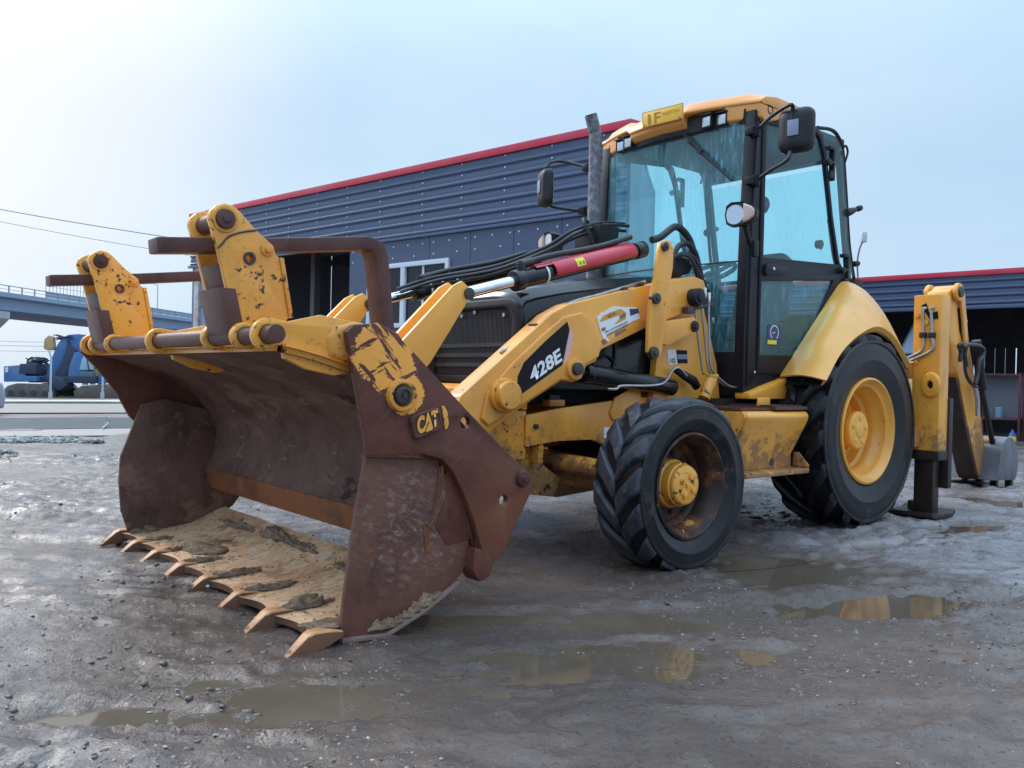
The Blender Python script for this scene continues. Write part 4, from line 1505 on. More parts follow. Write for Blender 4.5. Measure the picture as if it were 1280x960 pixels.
# doors, each with two panes
DO = [(.842, 1.02), (.842, 2.66), (.80, 2.70), (.20, 2.735), (.12, 2.70), (.065, 2.58), (-.04, 2.15), (-.145, 1.84), (-.265, 1.745), (.295, 1.03)]
DH1 = [(.80, 1.775), (.795, 2.61), (.775, 2.635), (.21, 2.69), (.16, 2.665), (.10, 2.56), (-.005, 2.15), (-.10, 1.86), (-.13, 1.822)]
DH2 = [(.815, 1.145), (.815, 1.620), (-.06, 1.70), (-.02, 1.64), (.335, 1.158)]
for s in (1, -1):
    y0, y1 = sorted((s * .642, s * .672))
    d = plate('door', DO, [DH1, DH2], y0, y1, 'cab_black', CAB, .006)
    MB().prism([(a, b) for a, b in DH1], s * .652, s * .658).build('door_glass', 'glass', d)
    MB().prism([(a, b) for a, b in DH2], s * .652, s * .658).build('door_glass', 'glass_low', d)
    mb = MB()
    mb.prism([(.80, 1.665), (.80, 1.715), (.77, 1.735), (.57, 1.728), (.55, 1.71), (.57, 1.69), (.78, 1.655)], s * .672, s * .695)
    mb.build('door_handle', 'plastic', d, .006)
    mb = MB()
    for x, z in ((.72, 1.705), (.87, 1.03), (.36, 1.03)):
        mb.cyl((x, s * .67, z), (x, s * (.70 if z > 1.5 else .676), z), .012, 8)
    mb.build('door_button', 'chrome', d, .002)
    # rear quarter pane and its frame
    RQ = [(.055, 2.58), (.20, 2.735), (-.10, 2.765), (-.21, 2.70), (-.25, 2.62), (-.36, 2.0), (-.435, 1.77), (-.27, 1.74), (-.145, 1.84), (-.04, 2.15)]
    MB().prism(RQ, s * .622, s * .628).build('quarter_glass', 'glass', CAB)
    mb = MB()
    mb.tube(smooth_path([(.14, s * .635, 2.75), (-.07, s * .63, 2.775), (-.19, s * .625, 2.725), (-.25, s * .62, 2.62), (-.305, s * .62, 2.32), (-.36, s * .62, 2.0), (-.44, s * .62, 1.76), (-.47, s * .62, 1.70)], 4),
            .013, 8)
    mb.tube(smooth_path([(-.05, s * .63, 2.14), (-.15, s * .63, 1.84), (-.27, s * .63, 1.74)], 4), .012, 8)
    mb.build('quarter_frame', 'cab_black', CAB)
    # hinges and stays at the door's rear edge
    mb = MB()
    for x, z in ((.03, 2.56), (-.20, 1.83)):
        mb.box((x - .05, s * .645, z - .05), (x + .03, s * .69, z - .03))
        mb.box((x - .06, s * .645, z - .16), (x - .035, s * .685, z + .07))
        mb.box((x - .05, s * .645, z + .05), (x + .02, s * .69, z + .075))
        mb.box((x - .05, s * .65, z - .15), (x + .01, s * .69, z - .10))
        mb.cyl((x + .045, s * .66, z - .05), (x + .045, s * .705, z - .05), .024, 12)
    mb.build('door_hinge', 'plastic', CAB, .006)
    mb = MB()
    mb.tube([(-.30, s * .62, 2.22), (-.36, s * .63, 2.24), (-.44, s * .64, 2.27)], [.035, .028, .012], 8)
    mb.cyl((-.43, s * .64, 2.265), (-.47, s * .645, 2.28), .022, 8)
    mb.tube(smooth_path([(-.20, s * .62, 2.62), (-.25, s * .63, 2.70), (-.29, s * .63, 2.66), (-.26, s * .62, 2.56)], 4), .009, 6)
    mb.cyl((-.43, s * .62, 1.86), (-.48, s * .63, 1.87), .022, 8)
    mb.box((-.50, s * .60, 1.66), (-.38, s * .66, 1.745))
    mb.build('window_latch', 'plastic', CAB, .004)
# warning sticker low in the near pane
q = [(0.713, 1.346), (0.565, 1.347), (0.573, 1.217), (0.721, 1.213)]
s_ = MB().prism(q, .659, .6605).build('dial_sticker', 'decal_blue', CAB)
c0 = (0.641, 0.661, 1.285)
mb = MB()
r0, r1 = .042, .049
aa = [R(-55 + 290 * i / 24) for i in range(25)]
vs = [(c0[0] - r0 * math.cos(a), .6615, c0[2] + .012 + r0 * math.sin(a)) for a in aa] + [(c0[0] - r1 * math.cos(a), .6615, c0[2] + .012 + r1 * math.sin(a)) for a in aa]
mb.add(vs, [(i, i + 1, 26 + i, 25 + i) for i in range(24)])
mb.prism([(c0[0] - .02, c0[2] + .02), (c0[0] + .02, c0[2] + .002), (c0[0] + .018, c0[2] + .010)], .6605, .6615)
mb.build('dial_symbol', 'white', CAB)
q = [(0.717, 1.244), (0.612, 1.247), (0.615, 1.22), (0.718, 1.218)]
MB().prism(q, .6604, .6618).build('sticker_flash', 'label_yellow', CAB)
# pull knob and lever seen against the near pane
mb = MB()
mb.cyl((.05, .64, 1.95), (.05, .60, 1.95), .03, 14)
mb.tube([(.05, .62, 1.95), (-.01, .60, 1.93)], .012, 8)
mb.build('window_knob', 'plastic', CAB, .004)
mb = MB()
mb.cyl((.55, .52, 2.18), (.585, .50, 2.17), .045, 14)
mb.tube([(.57, .51, 2.17), (.64, .55, 2.12)], .035, 10)
mb.build('cab_fan', 'plastic', CAB, .01)

# rear window panes
MB().box((-.405, -.56, 1.26), (-.40, .56, 1.78)).build('rear_glass', 'glass', CAB)
mb = MB()
mb.add([(-.385, -.56, 1.80), (-.385, .56, 1.80), (-.24, .56, 2.56), (-.24, -.56, 2.56)], [(0, 1, 2, 3)])
mb.build('rear_glass', 'glass', CAB, solid=.005)
MB().box((-.41, -.57, 1.775), (-.37, .57, 1.805)).build('rear_rail', 'cab_black', CAB, .005)

# roof cap: slab with a bowed visor, dropped centre, and yellow end caps
def bowx(y, x=.90, b=.17):
    return x + b * max(0., 1 - (abs(y) / .67) ** 1.8)


mb = MB()
ys = [-.70, -.67, -.60, -.52, -.42, -.38, -.34, -.30, -.2, -.1, 0, .1, .17, .21, .25, .30, .40, .52, .60, .67, .70]
rr = []
for y in ys:
    xf = bowx(y)
    low = 1. if -.33 < y < .19 else 0.
    top = 2.835 - .022 * low - .03 * max(0, (abs(y) - .6) / .1)
    bot = 2.735 - .028 * low
    rr.append([(.36, y, 2.765), (.36, y, top - .02), (.42, y, top), (xf - .16, y, top + .004), (xf - .04, y, top - .018), (xf, y, bot + .030), (xf + .004, y, bot + .012), (xf - .012, y, bot), (xf - .08, y, bot + .006), (.55, y, 2.725), (.36, y, 2.735)])
mb.rings(rr)
ROOF = mb.build('roof_cap', 'roof_yellow', CAB, .006, 2, ang=45)
mb = MB()
for s in (1, -1):
    y0, y1 = s * .47, s * .695
    rr = []
    for y, tz in ((y0, 2.775), (s * .60, 2.775), (s * .67, 2.76), (y1, 2.73)):
        xf = bowx(y) - .004
        rr.append([(.60, y, 2.74), (.60, y, 2.70), (.80, y, 2.640), (xf - .05, y, 2.628), (xf - .004, y, 2.65), (xf, y, tz)])
    mb.rings(rr)
mb.rings([[(bowx(y) - .14, y, 2.73), (bowx(y) - .14, y, 2.665), (bowx(y) - .05, y, 2.655), (bowx(y) - .01, y, 2.69), (bowx(y) - .01, y, 2.73)] for y in (-.31, -.26, -.1, .05, .14, .19)])
mb.build('visor_end', 'roof_yellow', ROOF, .012, 3)
mb = MB()
mb.rings([[(bowx(y) - .20, y, 2.735), (bowx(y) - .20, y, 2.60), (bowx(y) - .05, y, 2.625), (bowx(y) - .05, y, 2.735)] for y in (-.60, -.48, -.36, -.2, 0, .2, .36, .48, .56)])
mb.build('visor_underside', 'plastic', ROOF, .006)
mb = MB()
mb.lathe([(0, -.006), (.018, -.006), (.024, .004), (.030, .004), (.033, -.01)], (.80, .694, 2.715), 'y', 18)
mb.build('visor_plug', 'plastic', ROOF)
for y in (.345, .445, -.345, -.445):
    x = bowx(y) - .03
    mb = MB()
    mb.rings([[(x + dx, y + dy * k, 2.672 + dz * k) for dy, dz in ((-.040, -.040), (.040, -.040), (.040, .040), (-.040, .040))] for dx, k in ((-.07, .8), (-.01, 1.0), (.018, 1.0), (.018, .84), (.010, .82))], 0)
    mb.rings([[(x + .012 + dx, y + dy * k, 2.672 + dz * k) for dy, dz in ((-.033, -.033), (.033, -.033), (.033, .033), (-.033, .033))] for dx, k in ((-.004, 1.), (.001, 1.0), (.004, .7))], 1)
    mb.box((x - .02, y - .046, 2.714), (x + .03, y + .046, 2.722), 0)
    mb.build('work_light', ['plastic', 'lens'], ROOF, .003)
# sign plate on the roof
q = [(-.335, 2.795), (-.335, 2.890), (.015, 2.885), (.015, 2.790)]
sg = [(1.085, -0.13, 2.714), (1.085, -0.133, 2.817), (1.085, 0.219, 2.806), (1.085, 0.226, 2.702)]
mb = MB()
mb.rings([[(1.083, p[1], p[2]) for p in sg], [(1.089, p[1], p[2]) for p in sg]])
sgn = mb.build('roof_sign', 'sign_yellow', ROOF, .001)
mb = MB()
cy = sum(p[1] for p in sg) / 4
cz = sum(p[2] for p in sg) / 4
out = [(1.0895, cy + (p[1] - cy) * 1.0, cz + (p[2] - cz) * 1.0) for p in sg]
inn = [(1.0895, cy + (p[1] - cy) * .975, cz + (p[2] - cz) * .93) for p in sg]
mb.add(out + inn, [(i, (i + 1) % 4, 4 + (i + 1) % 4, 4 + i) for i in range(4)])
mb.cyl((1.088, sg[0][1] + .018, sg[0][2] + .010), (1.093, sg[0][1] + .018, sg[0][2] + .010), .005, 8)
mb.cyl((1.088, sg[3][1] - .03, sg[3][2] + .012), (1.093, sg[3][1] - .03, sg[3][2] + .012), .008, 8)
mb.build('sign_rim', 'decal_brown', sgn)
e = [(1.091, -0.078, 2.724), (1.091, -0.057, 2.723), (1.091, -0.082, 2.794)]
text_mesh('I', e[0], e[1], e[2], 'sign_print', sgn, 'sign_letters', .0006)
e = [(1.091, -0.021, 2.722), (1.091, 0.035, 2.72), (1.091, -0.026, 2.793)]
text_mesh('F', e[0], e[1], e[2], 'sign_print', sgn, 'sign_letters', .0006)
e = [(1.091, 0.048, 2.751), (1.091, 0.192, 2.748), (1.091, 0.044, 2.781)]
text_mesh('MEGJPSTAN', e[0], e[1], e[2], 'sign_print', sgn, 'sign_letters', .0006)
# wiper
mb = MB()
w0 = [(1.0, 0.114, 2.669), (1.0, 0.198, 2.598), (1.0, 0.307, 2.481), (1.0, 0.564, 2.248)]
mb.tube([w0[0], w0[1], w0[2]], .010, 8)
mb.tube([(w0[1][0], w0[1][1], w0[1][2] - .03), (w0[2][0], w0[2][1], w0[2][2])], .007, 8)
mb.tube([w0[1], w0[2], w0[3]], [.010, .012, .008], 6)
mb.cyl((w0[2][0] - .02, w0[2][1], w0[2][2]), (w0[2][0] + .02, w0[2][1], w0[2][2]), .018, 8)
mb.build('wiper', 'plastic', CAB)
# interior
mb = MB()
mb.box((-.20, -.26, 1.30), (.22, .26, 1.42))
mb.rings([[(x, -w_, z), (x, w_, z), (x - .10, w_ * .9, z), (x - .10, -w_ * .9, z)] for x, w_, z in ((-.12, .24, 1.42), (-.18, .25, 1.7), (-.24, .20, 1.92), (-.26, .12, 1.98))])
mb.box((-.15, -.2, .9), (.15, .2, 1.30))
mb.build('seat', 'dark', CAB, .03, 3)
mb = MB()
mb.box((.62, -.14, .90), (.84, .14, 1.42))
mb.prism([(.60, 1.42), (.86, 1.42), (.74, 1.60), (.62, 1.64), (.56, 1.58)], -.2, .2)
mb.box((.0, -.56, .90), (.7, -.36, 1.45))
mb.tube([(.45, .30, 1.0), (.47, .28, 1.58)], .012, 8)
mb.tube([(.47, .28, 1.58), (.47, .28, 1.64)], .026, 10)
mb.tube([(.40, .36, 1.0), (.42, .34, 1.50)], .012, 8)
mb.build('dashboard', 'dark', CAB, .02)
mb = MB()
n = 40
rr = []
Mw = Matrix.Translation((.56, .06, 1.74)) @ Matrix.Rotation(R(28), 4, 'Y')
for k in range(n + 1):
    a = 2 * PI * k / n
    rr.append(Mw @ Vector((.19 * math.cos(a), .19 * math.sin(a), 0)))
mb.tube(rr, .017, 8, caps=False)
for a in (0.5, 2.6, 4.7):
    mb.tube([Mw @ Vector((0, 0, -.02)), Mw @ Vector((.19 * math.cos(a), .19 * math.sin(a), 0))], .016, 6)
mb.tube([Mw @ Vector((0, 0, .01)), Mw @ Vector((0, 0, -.25))], .03, 8)
mb.build('steering_wheel', 'plastic', CAB)


# mirrors
def cab_mirror(c, yaw, arms, w_, h_):
    mb = MB()
    M = Matrix.Translation(c) @ Matrix.Rotation(yaw, 4, 'Z')
    rr = []
    for dx, k in ((.055, .52), (.050, .80), (.030, .95), (.0, 1.0), (-.02, .99), (-.028, .95)):
        ring = []
        for i in range(4):
            cx, cz = ((1, 1), (-1, 1), (-1, -1), (1, -1))[i]
            for j in range(5):
                a = R(90 * i + 90 * j / 4)
                rad = .05
                ring.append(M @ Vector((dx, (cx * (w_ - rad) + rad * math.cos(a)) * k, (cz * (h_ - rad) + rad * math.sin(a)) * k)))
        rr.append(ring)
    mb.rings(rr)
    mr = mb.build('cab_mirror', 'plastic', ROOT, ang=60)
    mb = MB()
    for a in arms:
        mb.tube(smooth_path(a, 5), .012, 8)
    mb.build('mirror_arm', 'plastic', mr)
    mb = MB()
    mb.box((.056, -.035, -.045), (.064, .035, .052), 0, M)
    mb.build('mirror_clamp', 'label_grey', mr, .006)
    mb = MB()
    mb.box((-.031, -w_ * .9, -h_ * .9), (-.028, w_ * .9, h_ * .9), 0, M)
    mb.build('mirror_glass', 'reflector', mr)
    mb = MB()
    for a in arms:
        p = Vector(a[0])
        mb.cyl(p - Vector((0, 0, .035)), p + Vector((0, 0, .035)), .026, 10)
        mb.box(p + Vector((-.03, -.05, -.025)), p + Vector((.05, .01, .025)))
    mb.build('mirror_bracket', 'cab_black', mr, .004)
    return mr


mc = Vector((0.901, 0.95, 2.508))
A1 = (0.944, 0.69, 2.549)
A2 = (0.932, 0.69, 2.239)
T1 = [(0.977, 0.95, 2.647), (0.949, 0.95, 2.615), (0.954, 0.95, 2.512)]
T2 = [(0.965, 0.95, 2.365), (0.997, 0.95, 2.311)]
cab_mirror(mc, R(10), [[A1, (0.94, 0.8, 2.621), T1[0], T1[1], T1[2]], [A2, (0.943, 0.8, 2.284), T2[1], T2[0]]], .108, .135)
mc = Vector((1.233, -0.95, 2.404))
B1 = (1.02, -0.69, 2.547)
B2 = (1.052, -0.69, 2.219)
T1 = [(1.238, -0.95, 2.554), (1.19, -0.95, 2.605), (1.057, -0.95, 2.635)]
T2 = [(1.23, -0.95, 2.314), (1.172, -0.95, 2.274)]
cab_mirror(mc, R(-25), [[B1, T1[2], T1[1], T1[0]], [B2, (1.129, -0.8, 2.235), T2[1], T2[0]]], .092, .140)
mb = MB()
mb.tube([(1.027, -0.69, 2.211), (1.07, -0.69, 2.002)], .011, 8)
mb.build('mirror_stay', 'plastic', ROOT)


# headlights
def headlight(c, yaw, s):
    M = Matrix.Translation(c) @ Matrix.Rotation(yaw, 4, 'Z')
    mb = MB()
    sh = [(-.075, .055), (-.045, .075), (.03, .073), (.085, .045), (.115, .018), (.110, -.025), (.075, -.05), (.0, -.068), (-.045, -.072), (-.072, -.055), (-.082, .0)]
    sh = [(a * s, b) for a, b in sh]
    if s < 0:
        sh = sh[::-1]
    rr = [[M @ Vector((dx, a * k, b * k)) for a, b in sh] for dx, k in ((-.12, .45), (-.10, .75), (-.05, .95), (.0, 1.0), (.012, .99), (.010, .93), (.0, .90))]
    mb.rings(rr)
    h = mb.build('headlight', 'black', ROOT, .003)
    mb = MB()
    rf = circ((-.022 * s, 0), .058, 24)
    rr = [[M @ Vector((dx, -.022 * s + (a + .022 * s) * k, b * k)) for a, b in rf] for dx, k in ((.004, 1.0), (-.02, .72), (-.035, .35), (-.04, .12))]
    mb.rings(rr)
    mb.build('reflector', 'reflector', h, ang=60)
    mb = MB()
    mb.tube([M @ Vector((-.038, -.022 * s, 0)), M @ Vector((-.004, -.022 * s, 0))], .012, 10)
    mb.tube([M @ Vector((-.006, -.022 * s, 0)), M @ Vector((.002, -.022 * s, 0))], .018, 10)
    mb.build('headlight_bulb', 'pin', h)
    mb = MB()
    sl_ = [(a * .9, b * .9) for a, b in sh]
    left = [(-.075 * s * .93, .05), (-.045 * s, .066), (.03 * s, .064), (.03 * s, -.055), (0, -.061), (-.045 * s, -.065), (-.072 * s * .93, -.05)]
    mb.rings([[M @ Vector((.006, a, b)) for a, b in left], [M @ Vector((.012, a * .97, b * .97)) for a, b in left]])
    mb.build('headlight_lens', 'headlamp_glass', h)
    mb = MB()
    ind = [(.034 * s, .063), (.085 * s, .040), (.107 * s, .015), (.102 * s, -.022), (.07 * s, -.045), (.034 * s, -.055)]
    mb.rings([[M @ Vector((.0, a, b)) for a, b in ind], [M @ Vector((.012, a, b)) for a, b in ind], [M @ Vector((.020, .07 * s + (a - .07 * s) * .8, b * .8)) for a, b in ind]])
    mb.build('indicator', 'amber', h, .003)
    mb = MB()
    mb.tube([M @ Vector((-.10, 0, -.05)), Vector((.93, .655 * s, c[2] - .12)), Vector((.92, .655 * s, c[2] - .16))], .018, 8)
    mb.box((.88, min(.66 * s, .69 * s), c[2] - .20), (.93, max(.66 * s, .69 * s), c[2] - .10))
    mb.build('headlight_bracket', 'plastic', h, .003)
    return h


MT['headlamp_glass'] = glass('headlamp_glass', (.92, .94, .96), .01, (.6, .62, .65), False, .5)
headlight(Vector((1.264, 0.8, 1.966)), R(12), 1)
headlight(Vector((1.348, -0.8, 1.963)), R(-12), -1)

# ================================================================== fender, step, tank
FI = [(.578, 1.003), (.44, 1.13), (.299, 1.263), (.17, 1.385), (.052, 1.497), (-.06, 1.603), (-.167, 1.69), (-.29, 1.69), (-.43, 1.58), (-.55, 1.39), (-.63, 1.13)]
FO = [(.604, .986), (.51, 1.09), (.419, 1.174), (.32, 1.237), (.221, 1.287), (.10, 1.333), (-.0, 1.358), (-.11, 1.360), (-.273, 1.311), (-.41, 1.22), (-.53, 1.118)]
FI = [(p.x, p.z) for p in smooth_path([(a, 0, b) for a, b in FI], 3)]
FO = [(p.x, p.z) for p in smooth_path([(a, 0, b) for a, b in FO], 3)]


def fend(s):
    def pt(u, v):
        i = round(u * (len(FI) - 1))
        (x0, z0), (x1, z1) = FI[i], FO[i]
        if v > .86:
            k = (v - .86) / .14
            return (x1 - .012 * k, s * (1.0 - .03 * k), z1 - .028 * k)
        k = v / .86
        b = math.sin(PI * k) * .055 + .03 * math.sin(PI * k) * k
        tx, tz = x1 - x0, z1 - z0
        nn = Vector((.5 if i < 14 else -.2, 0, .85)).normalized()
        return (x0 + tx * k + nn.x * b, s * (.675 + .325 * k ** .9), z0 + tz * k + nn.z * b * (1 if z0 - z1 > .05 else .3))
    mb = MB()
    mb.grid(pt, len(FI) - 1, 14)
    f = mb.build('rear_fender', 'yellow_fade_sheen', ROOT, ang=50, solid=-.012 * s)
    mb = MB()
    mb.grid(lambda u, v: (FO[round(u * (len(FI) - 1))][0] * .985 - .0, s * (.66 + .33 * v), FO[round(u * (len(FI) - 1))][1] - .030), len(FI) - 1, 1)
    mb.build('fender_liner', 'dark', f, ang=60)
    return f


fend(1)
fend(-1)
mb = MB()
for s in (1, -1):
    a, b = sorted((s * .60, s * .715))
    mb.prism([(.98, .86), (.98, .90), (.60, .99), (.46, 1.05), (.38, 1.0), (.47, .86)], a, b)
mb.build('sill_panel', 'yellow_clean', ROOT, .012)
TK = [(.55, .80), (.90, .80), (.945, .788), (.962, .765), (.955, .735), (.845, .525), (.842, .432), (.55, .432)]
for s in (1, -1):
    mb = MB()
    mb.prism([(y * s, z) for y, z in TK], .70, 1.345, 'x')
    t = mb.build('side_tank', 'yellow_clean', ROOT, .012, 3)
    mb = MB()
    mb.prism([(y * s, z) for y, z in [(.58, .795), (.93, .795), (.95, .76), (.83, .52), (.58, .52)]], 1.345, 1.362, 'x')
    mb.build('tank_end', 'yellow_rust', t, .006)
    mb = MB()
    mb.prism([(y * s, z) for y, z in [(.80, .436), (.955, .436), (.955, .405), (.80, .405)]], .672, 1.345, 'x')
    mb.prism([(y * s, z) for y, z in [(.84, .44), (.95, .44), (.95, .455), (.88, .53), (.84, .53)]], .665, .680, 'x')
    mb.build('lower_step', 'yellow_rust', t, .006)
    mb = MB()
    a, b = sorted((s * .60, s * .945))
    mb.box((.695, a, .803), (1.05, b, .822))
    for i in range(16):
        for j in range(9):
            mb.box((.705 + i * .0215, s * .615 + s * j * .036 - .008, .822), (.717 + i * .0215, s * .615 + s * j * .036 + .008, .830))
    mb.build('step_tread', 'rust_bar', t, 0)
    mb = MB()
    mb.box((1.05, a, .801), (1.36, b * .97 if s > 0 else b, .814))
    for i in range(12):
        for j in range(8):
            mb.cyl((1.07 + i * .024, s * (.64 + j * .036), .813), (1.07 + i * .024, s * (.64 + j * .036), .819), .008, 6)
    mb.build('tank_tread', 'rust', t, 0)
    mb = MB()
    a, b = sorted((s * .86, s * .875))
    mb.box((.90, min(s * .80, s * .81), .82), (1.03, max(s * .80, s * .81), .875))
    mb.build('step_plate', 'yellow_clean', t, .003)
    mb = MB()
    mb.cyl((.92, s * .80, .475), (.92, s * .8455, .475), .024, 16)
    mb.build('tank_stain', 'pin', t)
# rusty filler tube behind the front wheel, battery tray and hoses under the cab
mb = MB()
ft = [(1.369, 0.66, 0.863), (1.295, 0.66, 0.99)]
mb.cyl(ft[0], ft[1], .036, 18)
mb.cyl(ft[1], (ft[1][0], ft[1][1], ft[1][2] + .02), .04, 18)
mb.build('filler_tube', 'yellow_rust', ROOT, .003)
mb = MB()
mb.box((.55, -.62, .60), (1.5, .60, .86))
mb.build('under_cab', 'dark', ROOT, .01)

# ================================================================== rear frame, stabilisers and backhoe
mb = MB()
mb.box((-.86, -1.10, .52), (-.66, 1.00, .66))
mb.box((-.86, -1.10, 1.02), (-.70, .93, 1.14))
mb.box((-.70, -.5, .5), (-.5, .5, 1.1))
mb.build('backhoe_frame', 'yellow_dark', ROOT, .01)
for s in (1, -1):
    y0, y1 = (.925, 1.125) if s > 0 else (-1.125, -.925)
    mb = MB()
    mb.box((-.90, y0, .44), (-.75, y1, 1.635))
    c = mb.build('stabiliser_column', 'yellow', ROOT, .012, 2)
    # lower worn band of the housing
    mb = MB()
    mb.box((-.905, y0 - .006, .43), (-.745, y1 + .006, .50))
    mb.build('column_collar', 'wet_black', c, .006)
    mb = MB()
    mb.box((-.875, y0 + .02, .04), (-.775, y1 - .04, .46))
    lg = mb.build('stabiliser_leg', 'wet_black', c, .006)
    mb = MB()
    mb.box((-.965, y0 + .10, .22), (-.902, y1 + .010, .88))
    mb.build('leg_guide', 'wet_black', c, .004)
    mb = MB()
    mb.rings([[(x, y0 - .15, z), (x, y1 + .03, z), (x, y1 + .03, z - .03), (x, y0 - .15, z - .03)] for x, z in ((-1.00, .065), (-.95, .045), (-.68, .045), (-.62, .060))])
    mb.box((-.88, y0 - .02, .05), (-.77, y0 + .02, .12))
    mb.build('stabiliser_foot', 'wet_black', c, .006)
    if s > 0:
        q = [(0.983, 1.557), (1.018, 1.573), (1.036, 1.508), (1.059, 1.501), (1.099, 1.511), (1.106, 1.458), (1.049, 1.449), (1.007, 1.515)]
        MB().prism(q, -.7490, -.7455, 'x').build('column_slot', 'dark', c)
        mb = MB()
        for pts in ([(-0.735, 1.025, 1.531), (-0.735, 1.007, 1.537), (-0.735, 1.002, 1.502), (-0.735, 1.005, 1.391), (-0.735, 1.006, 1.345), (-0.735, 1.003, 1.234), (-0.735, 0.906, 1.176)], [(-0.735, 1.081, 1.534), (-0.735, 1.053, 1.535), (-0.735, 1.06, 1.494), (-0.735, 1.068, 1.389), (-0.735, 1.069, 1.332), (-0.735, 1.072, 1.233), (-0.735, 0.918, 1.152)]):
            mb.tube(smooth_path(pts, 4), .011, 8)
        mb.build('column_pipe', 'steel_pipe', c)
        mb = MB()
        for p in [(-0.738, 1.005, 1.339), (-0.738, 1.068, 1.337)]:
            mb.box((p[0] - .015, p[1] - .024, p[2] - .02), (p[0] + .018, p[1] + .024, p[2] + .02))
        mb.build('pipe_clamp', 'plastic', c, .006)
        mb = MB()
        for p, r_ in zip([(-0.748, 0.956, 1.482), (-0.748, 1.021, 1.432), (-0.748, 0.953, 1.147), (-0.748, 1.067, 0.978)], (.018, .020, .018, .001)):
            mb.cyl((p[0] - .004, p[1], p[2]), (p[0] + .014, p[1], p[2]), r_, 12)
        mb.build('column_bolt', 'yellow_worn', c, .003)
        p = (-0.748, 1.067, 0.978)
        mb = MB()
        mb.lathe([(.022, .0), (.024, .03), (.062, .024), (.07, .0)], (-.75, p[1], p[2]), 'x', 26)
        eb = mb.build('column_eye', 'yellow', c, .002)
        for v in eb.data.vertices:
            v.co.z = p[2] + (v.co.z - p[2]) * 1.35
        mb = MB()
        mb.cyl((-.752, p[1], p[2]), (-.744, p[1], p[2]), .024, 16)
        mb.build('eye_hole', 'dark', c)

# boom, dipper and digging bucket, resting on the ground behind
mb = MB()
yb0, yb1 = .17, .37
mb.prism([(-1.15, .55), (-1.25, .95), (-1.9, 1.10), (-2.35, 1.22), (-2.60, 1.72), (-2.72, 1.90), (-2.85, 1.78), (-2.62, 1.15), (-2.45, .95), (-2.0, .80), (-1.4, .55)], yb0 + .02, yb1 - .02)
mb.box((-1.4, .05, .50), (-.86, .50, .95))
BM = mb.build('boom', 'yellow', ROOT, .02)
ST = [(-2.62, 1.72), (-2.66, 1.86), (-2.80, 1.93), (-2.96, 1.84), (-3.18, 1.30), (-3.45, .70), (-3.66, .16), (-3.62, .06), (-3.50, .05), (-3.42, .12), (-3.18, .55), (-2.93, 1.05), (-2.78, 1.20)]
mb = MB()
mb.prism(ST, yb0, yb1)
DP = mb.build('dipper_stick', 'yellow', ROOT, .012)
mb = MB()
mb.prism([(-2.925, 1.05), (-3.175, .55), (-3.41, .125), (-3.49, .055), (-3.45, .05), (-3.37, .125), (-3.13, .56), (-2.86, 1.06)], yb0 + .01, yb1 - .01)
mb.build('dipper_underside', 'wet_black', DP, .004)
mb = MB()
for y in (yb0 - .05, yb1 + .012):
    mb.prism(circ((-2.78, 1.86), .085, 18), y, y + .038)
    mb.prism([(-2.80, 1.92), (-2.84, 1.80), (-3.0, 1.25), (-3.06, 1.30), (-2.92, 1.86)], y, y + .025)
mb.build('knuckle_plate', 'yellow', DP, .006)
mb = MB()
mb.cyl((-2.78, yb0 - .08, 1.86), (-2.78, yb1 + .07, 1.86), .05, 16)
mb.build('knuckle_pin', 'pin', DP, .006)
mb = MB()
mb.prism([(-2.84, 1.72), (-2.97, 1.72), (-3.10, 1.40), (-3.02, 1.35), (-2.90, 1.50)], yb1 + .0005, yb1 + .003)
dd = mb.build('dipper_decal', 'decal_black', DP)
text_mesh('CAT', (-2.93, yb1 + .0035, 1.46), (-3.07, yb1 + .0035, 1.46), (-2.93, yb1 + .0035, 1.62), 'white', dd, 'dipper_letters', .0006, .03)
mb = MB()
mb.tube([(-3.15, yb1 + .055, 1.42), (-3.32, yb1 + .055, .95)], .045, 12)
mb.tube([(-3.32, yb1 + .055, .95), (-3.62, yb1 + .055, .40)], .026, 10)
mb.build('bucket_cylinder', 'black', ROOT, .003)
mb = MB()
for pts in ([(-2.714, 0.46, 1.205), (-2.726, 0.46, 1.294), (-2.688, 0.46, 1.352), (-2.757, 0.46, 1.37), (-2.829, 0.46, 1.351), (-2.816, 0.46, 1.26), (-2.858, 0.46, 1.164)], [(-2.677, 0.5, 1.337), (-2.781, 0.5, 1.363), (-2.997, 0.5, 1.365), (-3.128, 0.5, 1.339), (-3.132, 0.5, 1.278), (-3.043, 0.5, 1.214), (-3.014, 0.5, 1.092), (-2.965, 0.5, 1.0)]):
    mb.tube(smooth_path(pts, 5), .020, 10)
mb.tube(smooth_path([(-2.821, 0.45, 1.298), (-2.868, 0.45, 1.111), (-2.982, 0.45, 1.015), (-3.151, 0.45, 0.963)], 5), .016, 8)
mb.build('dipper_hose', 'hose', ROOT)
mb = MB()
for pts in ([(-3.1, 0.44, 1.001), (-3.184, 0.44, 0.847), (-3.194, 0.44, 0.692)],):
    mb.tube(pts, .022, 10)
mb.build('dipper_pipe', 'steel_pipe', ROOT)
mb = MB()
mb.tube([(-3.62, yb1 + .03, .42), (-3.85, yb1 + .03, .43)], .035, 8)
mb.tube([(-3.62, yb0 - .03, .42), (-3.85, yb0 - .03, .43)], .035, 8)
mb.cyl((-3.64, yb0 - .06, .42), (-3.64, yb1 + .07, .42), .045, 14)
mb.cyl((-3.55, yb0 - .06, .12), (-3.55, yb1 + .07, .12), .04, 14)
mb.build('bucket_link', 'yellow_worn', ROOT, .004)
